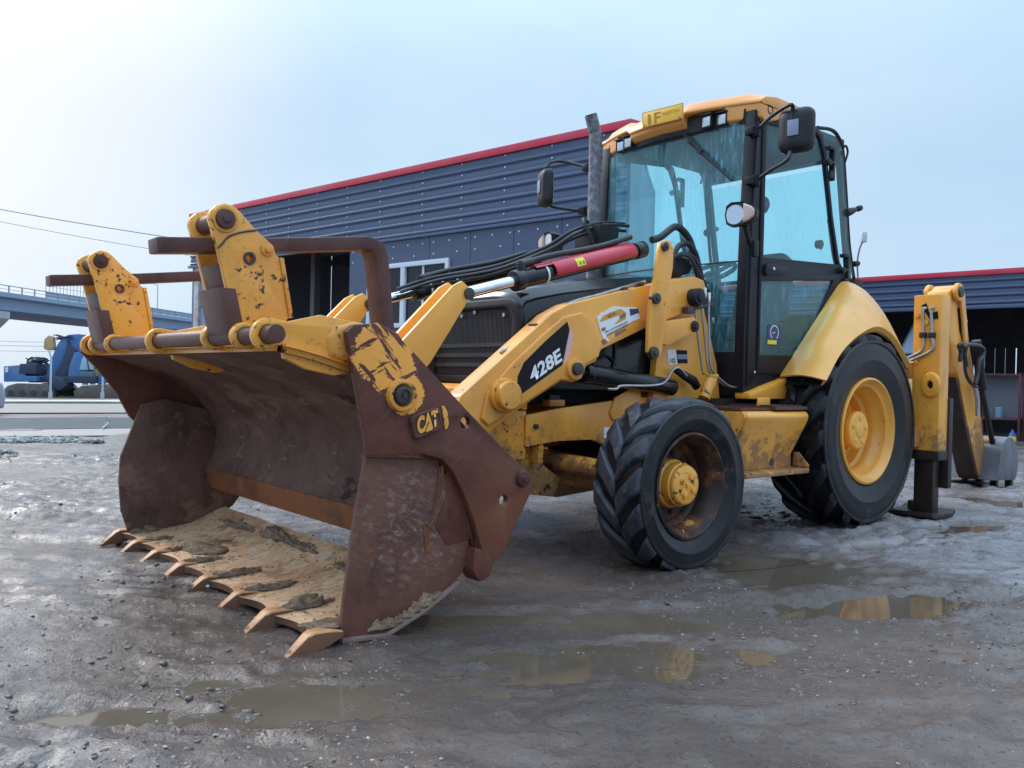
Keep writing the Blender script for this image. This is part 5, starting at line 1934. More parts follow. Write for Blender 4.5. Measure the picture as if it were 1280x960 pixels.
# digging bucket
pr = [(-3.45, .06), (-3.50, .20), (-3.56, .36), (-3.68, .47), (-3.84, .46), (-3.95, .34), (-3.98, .16), (-3.92, .04)]
mb = MB()
by0, by1 = .0, .52
sp_ = [(p.x, p.z) for p in smooth_path([(a, 0, b) for a, b in pr], 3)]
mb.grid(lambda u, v: (sp_[round(u * (len(sp_) - 1))][0], by0 + (by1 - by0) * v, sp_[round(u * (len(sp_) - 1))][1]), len(sp_) - 1, 1)
DB = mb.build('digging_bucket', 'bucket_grey', ROOT, solid=.02, ang=50)
mb = MB()
for y in (by0 - .012, by1):
    mb.prism(sp_, y, y + .014)
mb.build('bucket_side', 'bucket_grey', DB, .003)
mb = MB()
for k in range(4):
    y = by0 + .05 + (by1 - by0 - .1) * k / 3
    mb.prism([(-3.91, .10), (-3.98, .10), (-3.96, -.03), (-3.90, -.05)], y - .03, y + .03)
mb.build('bucket_tooth', 'wet_black', DB, .004)

# ================================================================== ground
G_X0, G_Y0 = 0., 0.
BAS = [  # (x, y, rx, ry, rot, depth) shallow hollows that hold water
    (-.34, 2.54, .90, .30, .12, .024), (.32, 2.92, .95, .34, .30, .028), (-.1, 3.3, .9, .25, .1, .014), (1.0, 4.9, .7, .4, .3, .02), (3.6, 4.4, .8, .16, .35, .016), (-2.4, 4.6, .9, .16, .05, .016), (1.66, 3.78, .66, .24, .25, .048), (1.42, 4.36, .56, .38, .5, .045),
    (.70, 3.45, .62, .36, .3, .024), (3.15, 5.85, .75, .20, .55, .045), (4.3, 7.2, .55, .6, .5, .04), (2.3, 5.1, .35, .12, .4, .03), (5.2, 8.6, .9, .3, .3, .04), (2.75, 4.1, .35, .07, .2, .022),
]


def ground_z(X, Y):
    X = np.asarray(X, float)
    Y = np.asarray(Y, float)
    d = np.hypot(X, Y)
    far = np.clip((d - 14) / 8, 0, 1)
    z = -.0205 * np.clip(d - 14, 0, None)
    rough = np.clip(.55 + 1.9 * (vnoise(X * .9 + 7, Y * .9 + 3) + .15), .30, 1.7)
    # smoother mud where the machine has churned and the water lies
    sm = np.exp(-(((X - .35) / 1.1) ** 2 + ((Y - 3.2) / .8) ** 2))
    rough = rough * (1 - .55 * sm)
    n = .034 * vnoise(X * 1.1 + 31, Y * 1.1 + 12) + .016 * vnoise(X * 2.6, Y * 2.6 + 5)
    n = n + rough * (.022 * vnoise(X * 6.3 + 9, Y * 7.3) + .015 * vnoise(X * 14, Y * 17 + 4) + .012 * vnoise(X * 31 + 2, Y * 34) + .008 * vnoise(X * 63, Y * 66 + 8))
    rid = 1 - np.abs(2 * vnoise(X * 3.1 + 50, Y * 8 + 20))
    n = n + .016 * rough * np.clip(rid - .55, 0, 1) * 2
    b = 0
    for cx, cy, rx, ry, ro, dp in BAS:
        c, s = math.cos(ro), math.sin(ro)
        u = ((X - cx) * c + (Y - cy) * s) / rx
        v = (-(X - cx) * s + (Y - cy) * c) / ry
        q = np.sqrt(u * u + v * v) + .55 * vnoise(X * 3.4 + cx * 9, Y * 4.4 + 2) + .36 * vnoise(X * 9 + 3, Y * 13 + cy) + .22 * vnoise(X * 23 + 3, Y * 31 + cy)
        k = np.clip((1.15 - q) / .75, 0, 1)
        k = k * k * (3 - 2 * k)
        b = np.maximum(b, k * (dp + .012))
        n = n * (1 - .40 * k)
    n = n - b
    # tyre tracks with lug prints, pressed into the mud on the right
    for ox, oy, hx, hy in ((1.15, 1.7, .50, .866), (2.7, 1.9, .42, .907)):
        al = (X - ox) * hx + (Y - oy) * hy
        ac = -(X - ox) * hy + (Y - oy) * hx + .05 * vnoise(al * .8, al * 0 + 3)
        m_ = np.clip((.17 - np.abs(ac)) / .05, 0, 1) * np.clip(vnoise(X * 1.5 + 8, Y * 1.5) * 2 + .75, 0, 1)
        lug = np.sin((al + np.abs(ac) * .8) * 2 * PI / .13)
        n = n + m_ * (-.010 + .007 * np.clip(lug * 1.8, -1, 1))
        n = n + .010 * np.exp(-((np.abs(ac) - .20) / .035) ** 2) * np.clip(vnoise(X * 2.5, Y * 2.5 + 7) * 2 + .6, 0, 1)
    # ruts trodden by wheels on the right
    n = n + .012 * np.sin((X * .62 + Y * .78) * 9) * np.clip((X - 1.2) / 1.5, 0, 1) * np.clip(vnoise(X * .7 + 3, Y * .7) + .3, 0, 1)
    return z + n * (1 - .6 * far) + .010


def axis(lo, hi, step, far, grow=1.13):
    a = list(np.arange(lo, hi, step))
    up, s = [], step
    x = a[-1]
    while x < far:
        s *= grow
        x += s
        up.append(x)
    dn, s, x = [], step, a[0]
    while x > -far:
        s *= grow
        x -= s
        dn.append(x)
    return np.array(dn[::-1] + a + up)


gx = axis(-4.6, 5.2, .024, 420)
gy = axis(1.5, 9.0, .024, 420)
GX, GY = np.meshgrid(gx, gy, indexing='ij')
GZ = ground_z(GX, GY)
nx_, ny_ = GX.shape
me = bpy.data.meshes.new('ground')
me.vertices.add(nx_ * ny_)
me.vertices.foreach_set('co', np.stack([GX, GY, GZ], -1).reshape(-1))
I = np.arange(nx_ * ny_).reshape(nx_, ny_)
F_ = np.stack([I[:-1, :-1], I[1:, :-1], I[1:, 1:], I[:-1, 1:]], -1).reshape(-1, 4)
me.loops.add(F_.size)
me.loops.foreach_set('vertex_index', F_.reshape(-1))
me.polygons.add(len(F_))
me.polygons.foreach_set('loop_start', np.arange(0, F_.size, 4))
me.polygons.foreach_set('loop_total', np.full(len(F_), 4))
me.polygons.foreach_set('use_smooth', np.ones(len(F_), bool))
me.update()
me.validate()


def mud_material():
    m = Mat('wet_mud', (.150, .127, .126), .46, spec=.5)
    n1 = m.noise(.55, 6, .6)
    n2 = m.noise(2.1, 8, .65)
    n3 = m.noise(9, 8, .65)
    m.mix(m.rng(n1, .40, .62), (.112, .091, .087), .36)
    m.mix(m.rng(n2, .46, .66), (.190, .168, .170), .48)
    # paler gravel on the right, wet sky sheen put into its colour
    gravel_sheen = m.sphere_mask((4.6, 5.2, 0), 1.6, 4.2, (1., .75, .2))
    m.mix(m.math('MULTIPLY', m.rng(m.math('ADD', gravel_sheen, m.math('MULTIPLY', n2, .6)), .5, 1.1), .8), (.255, .230, .240), .30)
    # brown churned mud by the machine
    bz = m.sphere_mask((.5, 3.4, 0), .9, 2.9, (1., 1.15, .2))
    m.mix(m.math('MULTIPLY', m.rng(m.math('ADD', bz, m.math('MULTIPLY', n2, .7)), .60, .90), .88), (.105, .074, .061), .17)
    m.mix(m.math('MULTIPLY', m.rng(n3, .50, .66), .75), (.070, .055, .050), .5)
    # soaked margins round the water, where the ground lies low
    sz = m.n('ShaderNodeSeparateXYZ')
    m.l(m.co, sz.inputs[0])
    low = m.rng(m.math('ADD', sz.outputs['Z'], m.math('MULTIPLY', m.noise(16, 7, .65), .022)), -.012, .020, 1., 0.)
    low = m.math('MULTIPLY', low, m.sphere_mask((0, 5, 0), 6., 9.))
    m.mix(m.math('MULTIPLY', low, .85), (.105, .078, .066), .17)
    # wet film: smooth patches that mirror the sky
    wet = m.rng(m.noise(1.2, 8, .70, (1, 1.5, 1)), .42, .56)
    dry = m.math('SUBTRACT', 1., m.math('MULTIPLY', wet, .60))
    x = m.n('ShaderNodeMix', data_type='FLOAT')
    m.l(m.math('MULTIPLY', wet, .85), x.inputs['Factor'])
    m.l(m.rs, x.inputs['A'])
    x.inputs['B'].default_value = .15
    m.rs = x.outputs[0]
    m.l(m.rs, m.b.inputs['Roughness'])
    # pale grit
    g = m.rng(m.voro(70), .16, .10)
    g2 = m.math('MULTIPLY', g, m.rng(m.noise(23, 3), .52, .6))
    m.mix(m.math('MULTIPLY', g2, .7), (.46, .44, .43), .5)
    sp = m.rng(m.noise(48, 5, .62), .595, .655)
    m.mix(m.math('MULTIPLY', sp, .65), (.048, .038, .035), .5)
    m.bump(n3, m.math('MULTIPLY', dry, .95), .02)
    m.bump(sp, .5, .006)
    m.bump(m.noise(45, 8, .68), dry, .012)
    m.bump(m.noise(120, 5, .6), m.math('MULTIPLY', dry, .5), .004)
    m.bump(g2, .5, .004)
    return m.m


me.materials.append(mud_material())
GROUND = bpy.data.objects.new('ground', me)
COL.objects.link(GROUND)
tag(GROUND, kind='structure')

# water lying in the hollows
m = Mat('muddy_water', (.105, .080, .058), .035, spec=.5, ior=1.33)
m.mix(m.rng(m.noise(2.4, 5), .4, .65), (.130, .102, .078), .06)
m.mix(m.math('MULTIPLY', m.rng(m.noise(26, 6, .6), .66, .70), .6), (.25, .22, .19), .4)
m.bump(m.noise(7, 3), .02, .01)
MT['water'] = m.m
for i, (cx, cy, rx, ry, ro, dp) in enumerate(BAS):
    mb = MB()
    n = 40
    ring = []
    for k in range(n):
        a = 2 * PI * k / n
        u, v = 1.32 * rx * math.cos(a), 1.32 * ry * math.sin(a)
        ring.append((cx + u * math.cos(ro) - v * math.sin(ro), cy + u * math.sin(ro) + v * math.cos(ro), -.018 - .0006 * i))
    mb.add(ring, [tuple(range(n))])
    tag(mb.build('puddle', 'water'), kind='structure')

# stones and clods
m = Mat('gravel_stone', (.24, .225, .215), .45)
oi = m.n('ShaderNodeNewGeometry')
m.mix(m.rng(oi.outputs['Random Per Island'], .2, .8), (.36, .34, .325), .5)
m.mix(m.rng(oi.outputs['Random Per Island'], .90, .93), (.07, .06, .06), .35)
MT['stone'] = m.m
m = Mat('mud_clod', (.10, .078, .068), .5)
m.mix(m.rng(m.noise(30, 6), .42, .65), (.17, .14, .125), .6)
m.bump(m.noise(60, 6), .7, .01)
MT['clod'] = m.m
ICO_V = []
ICO_F = []
bm = bmesh.new()
bmesh.ops.create_icosphere(bm, subdivisions=1, radius=1)
ICO_V = np.array([v.co[:] for v in bm.verts])
ICO_F = np.array([[v.index for v in f.verts] for f in bm.faces])
bm.free()


def scatter(name, n, fn, smin, smax, flat, mat, seed, sink=.35):
    r = np.random.RandomState(seed)
    P_ = fn(r, n)
    n = len(P_)
    s = smin + (smax - smin) * r.rand(n) ** 3
    z = ground_z(P_[:, 0], P_[:, 1])
    ok = np.ones(n, bool)
    V = ICO_V[None] * (1 + .45 * (r.rand(n, 12, 1) - .5))
    V = V * np.stack([1 + .5 * (r.rand(n) - .5), 1 + .5 * (r.rand(n) - .5), flat * (1 + .6 * (r.rand(n) - .5))], 1)[:, None, :]
    a = r.rand(n) * 2 * PI
    c, s_ = np.cos(a), np.sin(a)
    X = V[:, :, 0] * c[:, None] - V[:, :, 1] * s_[:, None]
    Y = V[:, :, 0] * s_[:, None] + V[:, :, 1] * c[:, None]
    V = np.stack([X, Y, V[:, :, 2]], -1) * s[:, None, None]
    V += np.stack([P_[:, 0], P_[:, 1], z + s * flat * sink], 1)[:, None, :]
    F = (ICO_F[None] + (np.arange(n) * 12)[:, None, None]).reshape(-1, 3)
    me = bpy.data.meshes.new(name)
    me.from_pydata(V.reshape(-1, 3).tolist(), [], F.tolist())
    me.materials.append(MT[mat])
    me.polygons.foreach_set('use_smooth', np.ones(len(F), bool))
    o = bpy.data.objects.new(name, me)
    COL.objects.link(o)
    return tag(o, kind='stuff')


def in_view(r, n):
    d = 1.7 + 7.5 * r.rand(n * 2) ** 1.4
    x = (r.rand(n * 2) * 1.5 - .75) * d
    k = vnoise(x * 1.3 + 5, d * 1.3) + vnoise(x * 4 + 5, d * 4) * .6 > -.08
    return np.stack([x, d], 1)[k]


scatter('gravel', 6000, in_view, .0016, .0075, .55, 'stone', 1, -.1)
scatter('mud_clods', 2600, in_view, .003, .017, .42, 'clod', 2, -.05)


def pile(cx, cy, rx, ry):
    def fn(r, n):
        a = r.rand(n) * 2 * PI
        k = r.rand(n) ** .7
        return np.stack([cx + rx * k * np.cos(a), cy + ry * k * np.sin(a)], 1)
    return fn


m = Mat('pale_gravel', (.31, .31, .30), .7)
oi = m.n('ShaderNodeNewGeometry')
m.mix(m.rng(oi.outputs['Random Per Island'], .3, .9), (.15, .155, .15), .7)
MT['pale_stone'] = m.m
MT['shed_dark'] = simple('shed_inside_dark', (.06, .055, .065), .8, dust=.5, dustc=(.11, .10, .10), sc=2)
scatter('gravel_pile', 2600, pile(-6.7, 10.9, 1.5, .40), .012, .042, .8, 'pale_stone', 3, .6)
scatter('gravel_pile', 1200, pile(-6.2, 8.9, 1.0, .40), .008, .028, .8, 'pale_stone', 4, .5)

# concrete and wet asphalt strips across the yard on the left
MT['concrete'] = simple('pale_concrete', (.29, .26, .24), .6, dust=.6, dustc=(.30, .27, .25), sc=1.5, bump=.2)
MT['concrete_edge'] = simple('kerb_concrete', (.46, .47, .50), .6, dust=.4, dustc=(.33, .31, .30), sc=2)
MT['asphalt'] = simple('wet_asphalt', (.07, .085, .092), .8, spec=.2, dust=.5, dustc=(.15, .16, .165), sc=3, bump=.3)
MT['packed'] = simple('packed_yard', (.23, .195, .18), .6, dust=.6, dustc=(.24, .21, .19), sc=.6, bump=.2)


def strip(name, pts, mat, dz, nseg=24):
    """a strip lying on the terrain: pts = [(x0, y0, x1, y1)] near edge -> far edge from left to right"""
    mb = MB()
    (a, b), (c, d) = pts

    def f(u, v):
        p0 = (a[0] + (b[0] - a[0]) * u, a[1] + (b[1] - a[1]) * u)
        p1 = (c[0] + (d[0] - c[0]) * u, c[1] + (d[1] - c[1]) * u)
        x, y = p0[0] + (p1[0] - p0[0]) * v, p0[1] + (p1[1] - p0[1]) * v
        dd = math.hypot(x, y)
        return (x, y, -.0205 * max(0, dd - 14) + .012 + dz)
    mb.grid(f, nseg, 6)
    return tag(mb.build(name, mat), kind='structure')


strip('pavement', [((-8.65, 10.65), (-3.74, 12.82)), ((-9.55, 11.76), (-4.48, 15.33))], 'concrete', .012)
strip('road', [((-9.44, 11.63), (-4.41, 15.11)), ((-13.08, 16.1), (-6.04, 20.69))], 'asphalt', .018)
strip('yard_slab', [((-16.27, 18.32), (-7.12, 24.35)), ((-25.01, 28.16), (-11.62, 39.72))], 'packed', .03)
strip('kerb', [((-25.38, 28.58), (-11.79, 40.3)), ((-27.93, 31.45), (-13.45, 45.96))], 'concrete_edge', .12)

# bent reinforcing rod by the road
mb = MB()
rp = [(-6.43, 13.32), (-6.81, 14.3)]
mb.tube(smooth_path([(rp[0][0], rp[0][1], 0.03), (rp[1][0], rp[1][1], .05), (rp[1][0] + .02, rp[1][1], .11), (rp[1][0] - .02, rp[1][1], .16), (rp[1][0] - .06, rp[1][1], .11), (rp[1][0] - .05, rp[1][1], .04)], 5), .012, 6)
tag(mb.build('bent_rod', 'concrete_edge'), 'pale bent rod with a loop lying on the wet road strip at left', 'rod')
# scrap of shiny rod under the bucket teeth
mb = MB()
rp = [(-1.37, 3.61), (-1.35, 3.65), (-1.29, 3.66)]
mb.tube(smooth_path([(p[0], p[1], .030) for p in rp], 4), .011, 8)
tag(mb.build('steel_offcut', 'steel_pipe'), 'short shiny steel offcut on the mud beneath the bucket teeth', 'scrap')

# ================================================================== the navy workshop behind
MT['navy'] = simple('navy_cladding', (.078, .108, .190), .38, dust=.25, dustc=(.10, .12, .17), sc=.8)
MT['navy_flat'] = simple('navy_flat_sheet', (.062, .084, .152), .34, dust=.3, dustc=(.085, .10, .145), sc=.7)
MT['trim_red'] = simple('red_ridge_trim', (.60, .030, .07), .4, dust=.2, dustc=(.55, .2, .22), sc=1)
MT['inside'] = simple('workshop_inside', (.20, .20, .235), .8)
MT['truss'] = simple('truss_steel', (.16, .14, .15), .6)
MT['frame_white'] = simple('white_window_frame', (.62, .66, .74), .4)
MT['door_grey'] = simple('grey_door_leaf', (.20, .25, .36), .45, dust=.3, dustc=(.28, .31, .4))
MT['post_rust'] = simple('rusty_white_post', (.50, .48, .47), .6, dust=.8, dustc=(.32, .12, .05), sc=2.5)
AX = Vector((10.2, -8.8, 0)).normalized()
AN = Vector((AX.y, -AX.x, 0))          # towards the camera
WS = empty('workshop', (-8.4, 22, 0))
WS.matrix_world = Matrix(((AX.x, -AN.x, 0, -8.4), (AX.y, -AN.y, 0, 22), (0, 0, 1, 0), (0, 0, 0, 1)))
tag(WS, 'long navy clad workshop with red roof trim, open doorway and white framed window', 'building')
# local frame: x along the front, y into the building, z up


def ribbed(name, s0, s1, z0, z1, nrib, parent, mat='navy', thick=.05, y0=0., lap=.0):
    """horizontal ribbed steel sheet: raised flats with narrow dark grooves"""
    mb = MB()
    h = (z1 - z0) / nrib
    prof = []
    for i in range(nrib):
        a = z0 + i * h
        prof += [(0 - lap, a), (-.035 - lap, a + .03), (-.035 - lap, a + .055), (-.012 - lap, a + .075), (-.012 - lap, a + h * .55), (-.016 - lap, a + h * .56), (-.016 - lap, a + h * .60), (-.012 - lap, a + h * .61), (-.012 - lap, a + h - .02), (0 - lap, a + h - .001)]
    prof += [(.03, z1), (.03, z0)]
    mb.rings([[(s, y0 + p[0], p[1]) for p in prof] for s in (s0, s1)])
    return mb.build(name, mat, parent, smooth=False)


BH, BB = 5.03, 3.68
seams = [0, 4.05, 8.44, 13.40]
for a, b in zip(seams, seams[1:]):
    sh_ = ribbed('cladding_sheet', a + .003, b - .003, BB, BH - .125, 6, WS)
    mb = MB()
    rn = random.Random(int(a * 10))
    for i in range(6):
        z = BB + (BH - .125 - BB) * (i + .82) / 6
        x = a + .3
        while x < b - .1:
            mb.box((x - .012, -.030, z - .012), (x + .012, -.012, z + .012))
            x += 1.05
    mb.build('sheet_screw', 'frame_white', sh_, smooth=False)
mb = MB()
mb.prism([(-.06, BH - .13), (-.06, BH), (.25, BH + .03), (.25, BH - .13)], -.05, 13.46, 'x')
mb.build('roof_trim', 'trim_red', WS, .006)
mb = MB()
mb.prism([(0, .25), (13.38, .25), (11.1, 4.5), (0, 4.5)], BH - .10, BH - .02, 'z')
mb.build('roof', 'navy', WS)
mb = MB()
mb.box((-.045, -.07, BB - .06), (13.42, .02, BB - .004))
mb.build('drip_edge', 'navy', WS, .006)
# walls
mb = MB()
mb.prism([(13.40, 0.0), (13.44, 0.0), (11.14, 4.5), (11.10, 4.5)], -.8, BH - .03, 'z')
mb.build('gable_wall', 'navy_flat', WS)
mb = MB()
mb.box((0, .04, -.8), (.16, .30, BB))
mb.build('corner_post', 'navy', WS, .01)
MB().box((.20, -.02, -.8), (.42, .14, BB - .06)).build('door_post', 'post_rust', WS, .01)
# flat panels of the front, between their seams
ps = [6.56, 8.96, 10.04, 11.08, 12.13, 13.395]
WX0, WX1, WZ0, WZ1 = 7.18, 9.52, 1.90, 3.17
for a, b in zip(ps, ps[1:]):
    mb = MB()
    a_, b_ = a + .006, b - .006
    if b <= WX0 or a >= WX1:
        mb.box((a_, -.02, -.9), (b_, .03, BB - .064))
    else:
        c_, d_ = max(a_, WX0), min(b_, WX1)
        mb.box((a_, -.02, -.9), (b_, .03, WZ0))
        mb.box((a_, -.02, WZ1), (b_, .03, BB - .064))
        if a_ < c_:
            mb.box((a_, -.02, WZ0), (c_, .03, WZ1))
        if d_ < b_:
            mb.box((d_, -.02, WZ0), (b_, .03, WZ1))
    p = mb.build('wall_panel', 'navy_flat', WS, smooth=False)
    mb = MB()
    for z in (BB - .18, 3.28):
        x = a + .12
        while x < b:
            mb.box((x - .014, -.032, z - .014), (x + .014, -.02, z + .014))
            x += .42 if z > 3.4 else .62
    mb.build('panel_screw', 'frame_white', p, smooth=False)
# window
fr = plate('window', [(WX0, WZ0), (WX1, WZ0), (WX1, WZ1), (WX0, WZ1)],
           [[(WX0 + .09, WZ0 + .09), (8.20, WZ0 + .09), (8.20, WZ1 - .09), (WX0 + .09, WZ1 - .09)], [(8.32, WZ0 + .09), (WX1 - .09, WZ0 + .09), (WX1 - .09, WZ1 - .09), (8.32, WZ1 - .09)]], -.07, .03, 'frame_white', WS, .008)
MB().box((WX0 + .09, -.01, WZ0 + .09), (8.20, -.004, WZ1 - .09)).build('pane', 'glass_far', fr)
MB().box((8.32, -.01, WZ0 + .09), (WX1 - .09, -.004, WZ1 - .09)).build('pane', 'glass_far', fr)
MB().box((8.78, -.03, WZ0 + .09), (8.83, -.0, WZ1 - .09)).build('mullion', 'frame_white', fr)
# open doorway: leaf, lintel, inside
mb = MB()
mb.box((.46, .03, -.8), (1.15, .10, BB - .08))
leaf = mb.build('door_leaf', 'door_grey', WS, .006)
mb = MB()
for z in (2.6, 1.4):
    mb.box((.5, .005, z), (1.1, .03, z + .05))
mb.box((.55, -.05, 2.95), (.8, .0, 3.05))
mb.build('door_rail', 'navy', leaf, .004)
mb = MB()
mb.box((.1, 4.4, -.9), (11.1, 4.48, 4.9))
mb.box((0.02, .3, -.9), (.08, 4.4, 4.9))
mb.box((6.60, .05, -.9), (6.70, .25, BB))
mb.box((.1, .06, 4.86), (11.0, 4.4, 4.90))
mb.build('inner_wall', 'inside', WS)
mb = MB()
for y in (1.3, 2.6, 3.9):
    mb.box((.1, y, 4.10), (10.9, y + .12, 4.24))
    mb.box((.1, y, 4.75), (10.9, y + .1, 4.85))
    x = .2
    k = 0
    while x < 10.1:
        mb.tube([(x, y + .05, 4.17 if k % 2 else 4.80), (x + .8, y + .05, 4.80 if k % 2 else 4.17)], .025, 4)
        x += .8
        k += 1
    for x in (3.4, 6.7, 10.0):
        mb.box((x, y - .02, -.8), (x + .16, y + .16, 4.2))
for x in (1.6, 4.6, 7.8):
    mb.box((x, .3, 4.0), (x + .1, 4.4, 4.1))
mb.build('roof_truss', 'truss', WS)
mb = MB()
mb.box((3.1, 4.36, 1.75), (4.4, 4.395, 2.12))
MT['sky_strip'] = simple('daylight_strip', (.75, .82, .9), .5)  # daylight in the strip window put into an opaque pale colour
mb.build('strip_window', 'sky_strip', WS)

# ================================================================== the open shed on the right
SAX = Vector((2.7, -2.47, 0)).normalized()
SAN = Vector((SAX.y, -SAX.x, 0))
SH_ = empty('open_shed', (6.75, 18.5, 0))
SH_.matrix_world = Matrix(((SAX.x, -SAN.x, 0, 6.75), (SAX.y, -SAN.y, 0, 18.5), (0, 0, 1, 0), (0, 0, 0, 1)))
tag(SH_, 'low navy open fronted shed with red roof trim behind the digging arm', 'building')
L0, L1 = -2.5, 7.5
for a, b in ((L0, 2.2), (2.2, L1)):
    ribbed('cladding_sheet', a + .003, b - .003, 2.58, 3.16, 4, SH_)
mb = MB()
mb.prism([(-.05, 3.15), (-.05, 3.25), (.2, 3.27), (.2, 3.15)], L0, L1, 'x')
mb.build('roof_trim', 'trim_red', SH_, .005)
mb = MB()
mb.prism([(.2, 3.14), (.2, 3.25), (5.0, 3.5), (5.0, 3.3)], L0, L1, 'x')
mb.build('roof', 'navy', SH_)
MB().box((L0, -.05, 2.50), (L1, .10, 2.574)).build('fascia', 'navy', SH_, .01)
mb = MB()
mb.box((L0, 0, -.6), (L0 + .08, 5, 3.2))
mb.box((L1 - .08, 0, -.6), (L1, 5, 3.2))
mb.box((L0, 4.9, -.6), (L1, 5.0, .75))
mb.box((L0, 4.9, 1.95), (L1, 5.0, 3.3))
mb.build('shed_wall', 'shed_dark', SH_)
mb = MB()
rn = random.Random(9)
x = L0 + .1
bd = None
while x < L1 - .2:
    w_ = .21
    if bd is None:
        b_ = MB()
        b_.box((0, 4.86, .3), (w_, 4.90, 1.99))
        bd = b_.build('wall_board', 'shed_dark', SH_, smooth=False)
        bd.location = (x, 0, 0)
    else:
        c_ = bd.copy()
        COL.objects.link(c_)
        c_.parent = SH_
        c_.location = (x, 0, rn.uniform(-.03, .03))
    x += w_ + rn.choice((.012, .035, .02, .03))
mb = MB()
for x in (-2.3, 2.3, 7.2):
    mb.box((x, .15, -.6), (x + .16, .31, 2.6))
mb.build('shed_post', 'truss', SH_, .01)
MB().box((L0, .4, -.55), (L1, 4.9, -.06)).build('shed_floor', 'concrete', SH_)


def on_shed(s, t, z):
    p = Vector((6.75, 18.5, 0)) + SAX * s - SAN * t
    return (p.x, p.y, z)


SRZ = math.atan2(SAX.y, SAX.x)
# shelf rack
MT['rack'] = simple('maroon_rack', (.15, .035, .045), .5, dust=.3)
MT['barrel'] = simple('blue_plastic_barrel', (.04, .10, .34), .4, dust=.2)
MT['jar'] = simple('pale_blue_tin', (.22, .34, .48), .4)
RK = empty('shelf_rack', on_shed(2.95, .55, -.05), SRZ)
tag(RK, 'maroon steel shelf rack standing in the dark shed', 'rack')
mb = MB()
for x in (0, .72):
    for y in (0, .35):
        mb.box((x, y, 0), (x + .045, y + .045, 1.32))
mb.build('rack_frame', 'rack', RK, .004)
for z in (.40, 1.27):
    MB().box((.045, 0, z), (.72, .395, z + .04)).build('shelf', 'rack', RK, .004)
MB().box((.05, .36, .44), (.72, .38, 1.27)).build('rack_back', 'inside', RK)
JR = MB()
JR.lathe([(0, 0), (.075, 0), (.078, .02), (.078, .19), (.07, .2), (.06, .21), (0, .21)], (0, 0, 0), 'z', 18)
j = JR.build('paint_tin', 'jar')
j.location = Vector(on_shed(2.95, .55, -.05)) + Matrix.Rotation(SRZ, 3, 'Z') @ Vector((.36, .14, .44))
tag(j, 'pale blue tin standing on the lower shelf of the maroon rack', 'tin')
mb = MB()
mb.lathe([(0, 0), (.26, 0), (.285, .03), (.285, .27), (.30, .29), (.285, .31), (.285, .57), (.30, .59), (.285, .61), (.28, .80), (.25, .86), (.12, .88), (.10, .95), (0, .95)], (0, 0, 0), 'z', 28)
b_ = mb.build('blue_barrel', 'barrel')
b_.location = on_shed(4.12, .35, -.08)
tag(b_, 'blue plastic barrel at the shed mouth, right edge of the photo', 'barrel')
mb = MB()
mb.lathe([(0, 0), (.06, 0), (.065, .02), (.065, .17), (.025, .23), (.025, .27), (0, .27)], (0, 0, 0), 'z', 14)
b_ = mb.build('bottle', 'barrel')
b_.location = on_shed(3.68, .12, -.08)
MBL = MB()
MBL.lathe([(.066, .05), (.0665, .05), (.0665, .14), (.066, .14)], (0, 0, 0), 'z', 14)
MBL.build('bottle_label', 'label_yellow', b_)
tag(b_, 'small blue bottle with yellow label beside the blue barrel', 'bottle')
# stacked pallet pieces behind the dipper
PL = empty('pallet', on_shed(1.0, -2.2, -.03), SRZ + .2)
tag(PL, 'pale grey pallet lying behind the digging bucket', 'pallet')
MT['pallet'] = simple('weathered_wood', (.36, .38, .42), .7, dust=.4, dustc=(.22, .22, .24))
pb = None
for z in (0.02, .14):
    for k in range(5):
        if pb is None:
            pb = MB().box((0, 0, 0), (1.2, .14, .022)).build('board', 'pallet', PL)
            pb.location = (0, k * .2, z)
        else:
            c_ = pb.copy()
            COL.objects.link(c_)
            c_.parent = PL
            c_.location = (0, k * .2, z)
MB().box((0, 0, .042), (.1, .94, .14)).build('block', 'pallet', PL)
MB().box((1.1, 0, .042), (1.2, .94, .14)).build('block', 'pallet', PL)
# pale tarpaulin bundle in the shed, seen past the stabiliser
TB = empty('tarpaulin_bundle', on_shed(1.80, .9, -.06), SRZ)
tag(TB, 'pale blue tarpaulin bundle on dark crates in the shed, left of the stabiliser column', 'tarpaulin')
MT['tarp'] = simple('pale_blue_tarpaulin', (.50, .64, .85), .4, bump=.4, bsc=8)
mb = MB()
mb.rings([[(-.44 + k, y, 1.72), (-.12 + k, y, 2.42), (.30, y, 2.52), (.32, y, 1.72)] for y, k in ((-.35, .1), (-.2, 0), (.3, 0), (.5, .12))])
mb.build('tarpaulin_sheet', 'tarp', TB, .04, 3)
mb = MB()
mb.rings([[(-.34, y, 1.42), (-.34, y, 1.64), (-.1, y, 1.70), (.30, y, 1.70), (.30, y, 1.42)] for y in (-.36, .5)])
mb.build('bundle_sack', 'white', TB, .08, 3)
for z in (0., .48, .96):
    MB().box((-.36, -.4, z - .06), (.34, .52, z + .40)).build('bundle_crate', 'shed_dark', TB, .01)

# floodlight on a thin pole, standing on the shed roof
MT['pale_metal'] = simple('pale_metal', (.55, .58, .62), .5)
FLD = empty('floodlight', on_shed(.75, -.02, 3.24))
tag(FLD, 'small white floodlight on a leaning thin pole above the shed roof', 'floodlight')
mb = MB()
mb.tube(smooth_path([(0, 0, 0), (-.02, 0, .35), (.02, 0, .62), (.08, 0, .78)], 4), .018, 6)
mb.build('lamp_pole', 'truss', FLD)
mb = MB()
mb.box((.04, -.06, .76), (.16, .06, .98))
mb.build('lamp_head', 'pale_metal', FLD, .03)

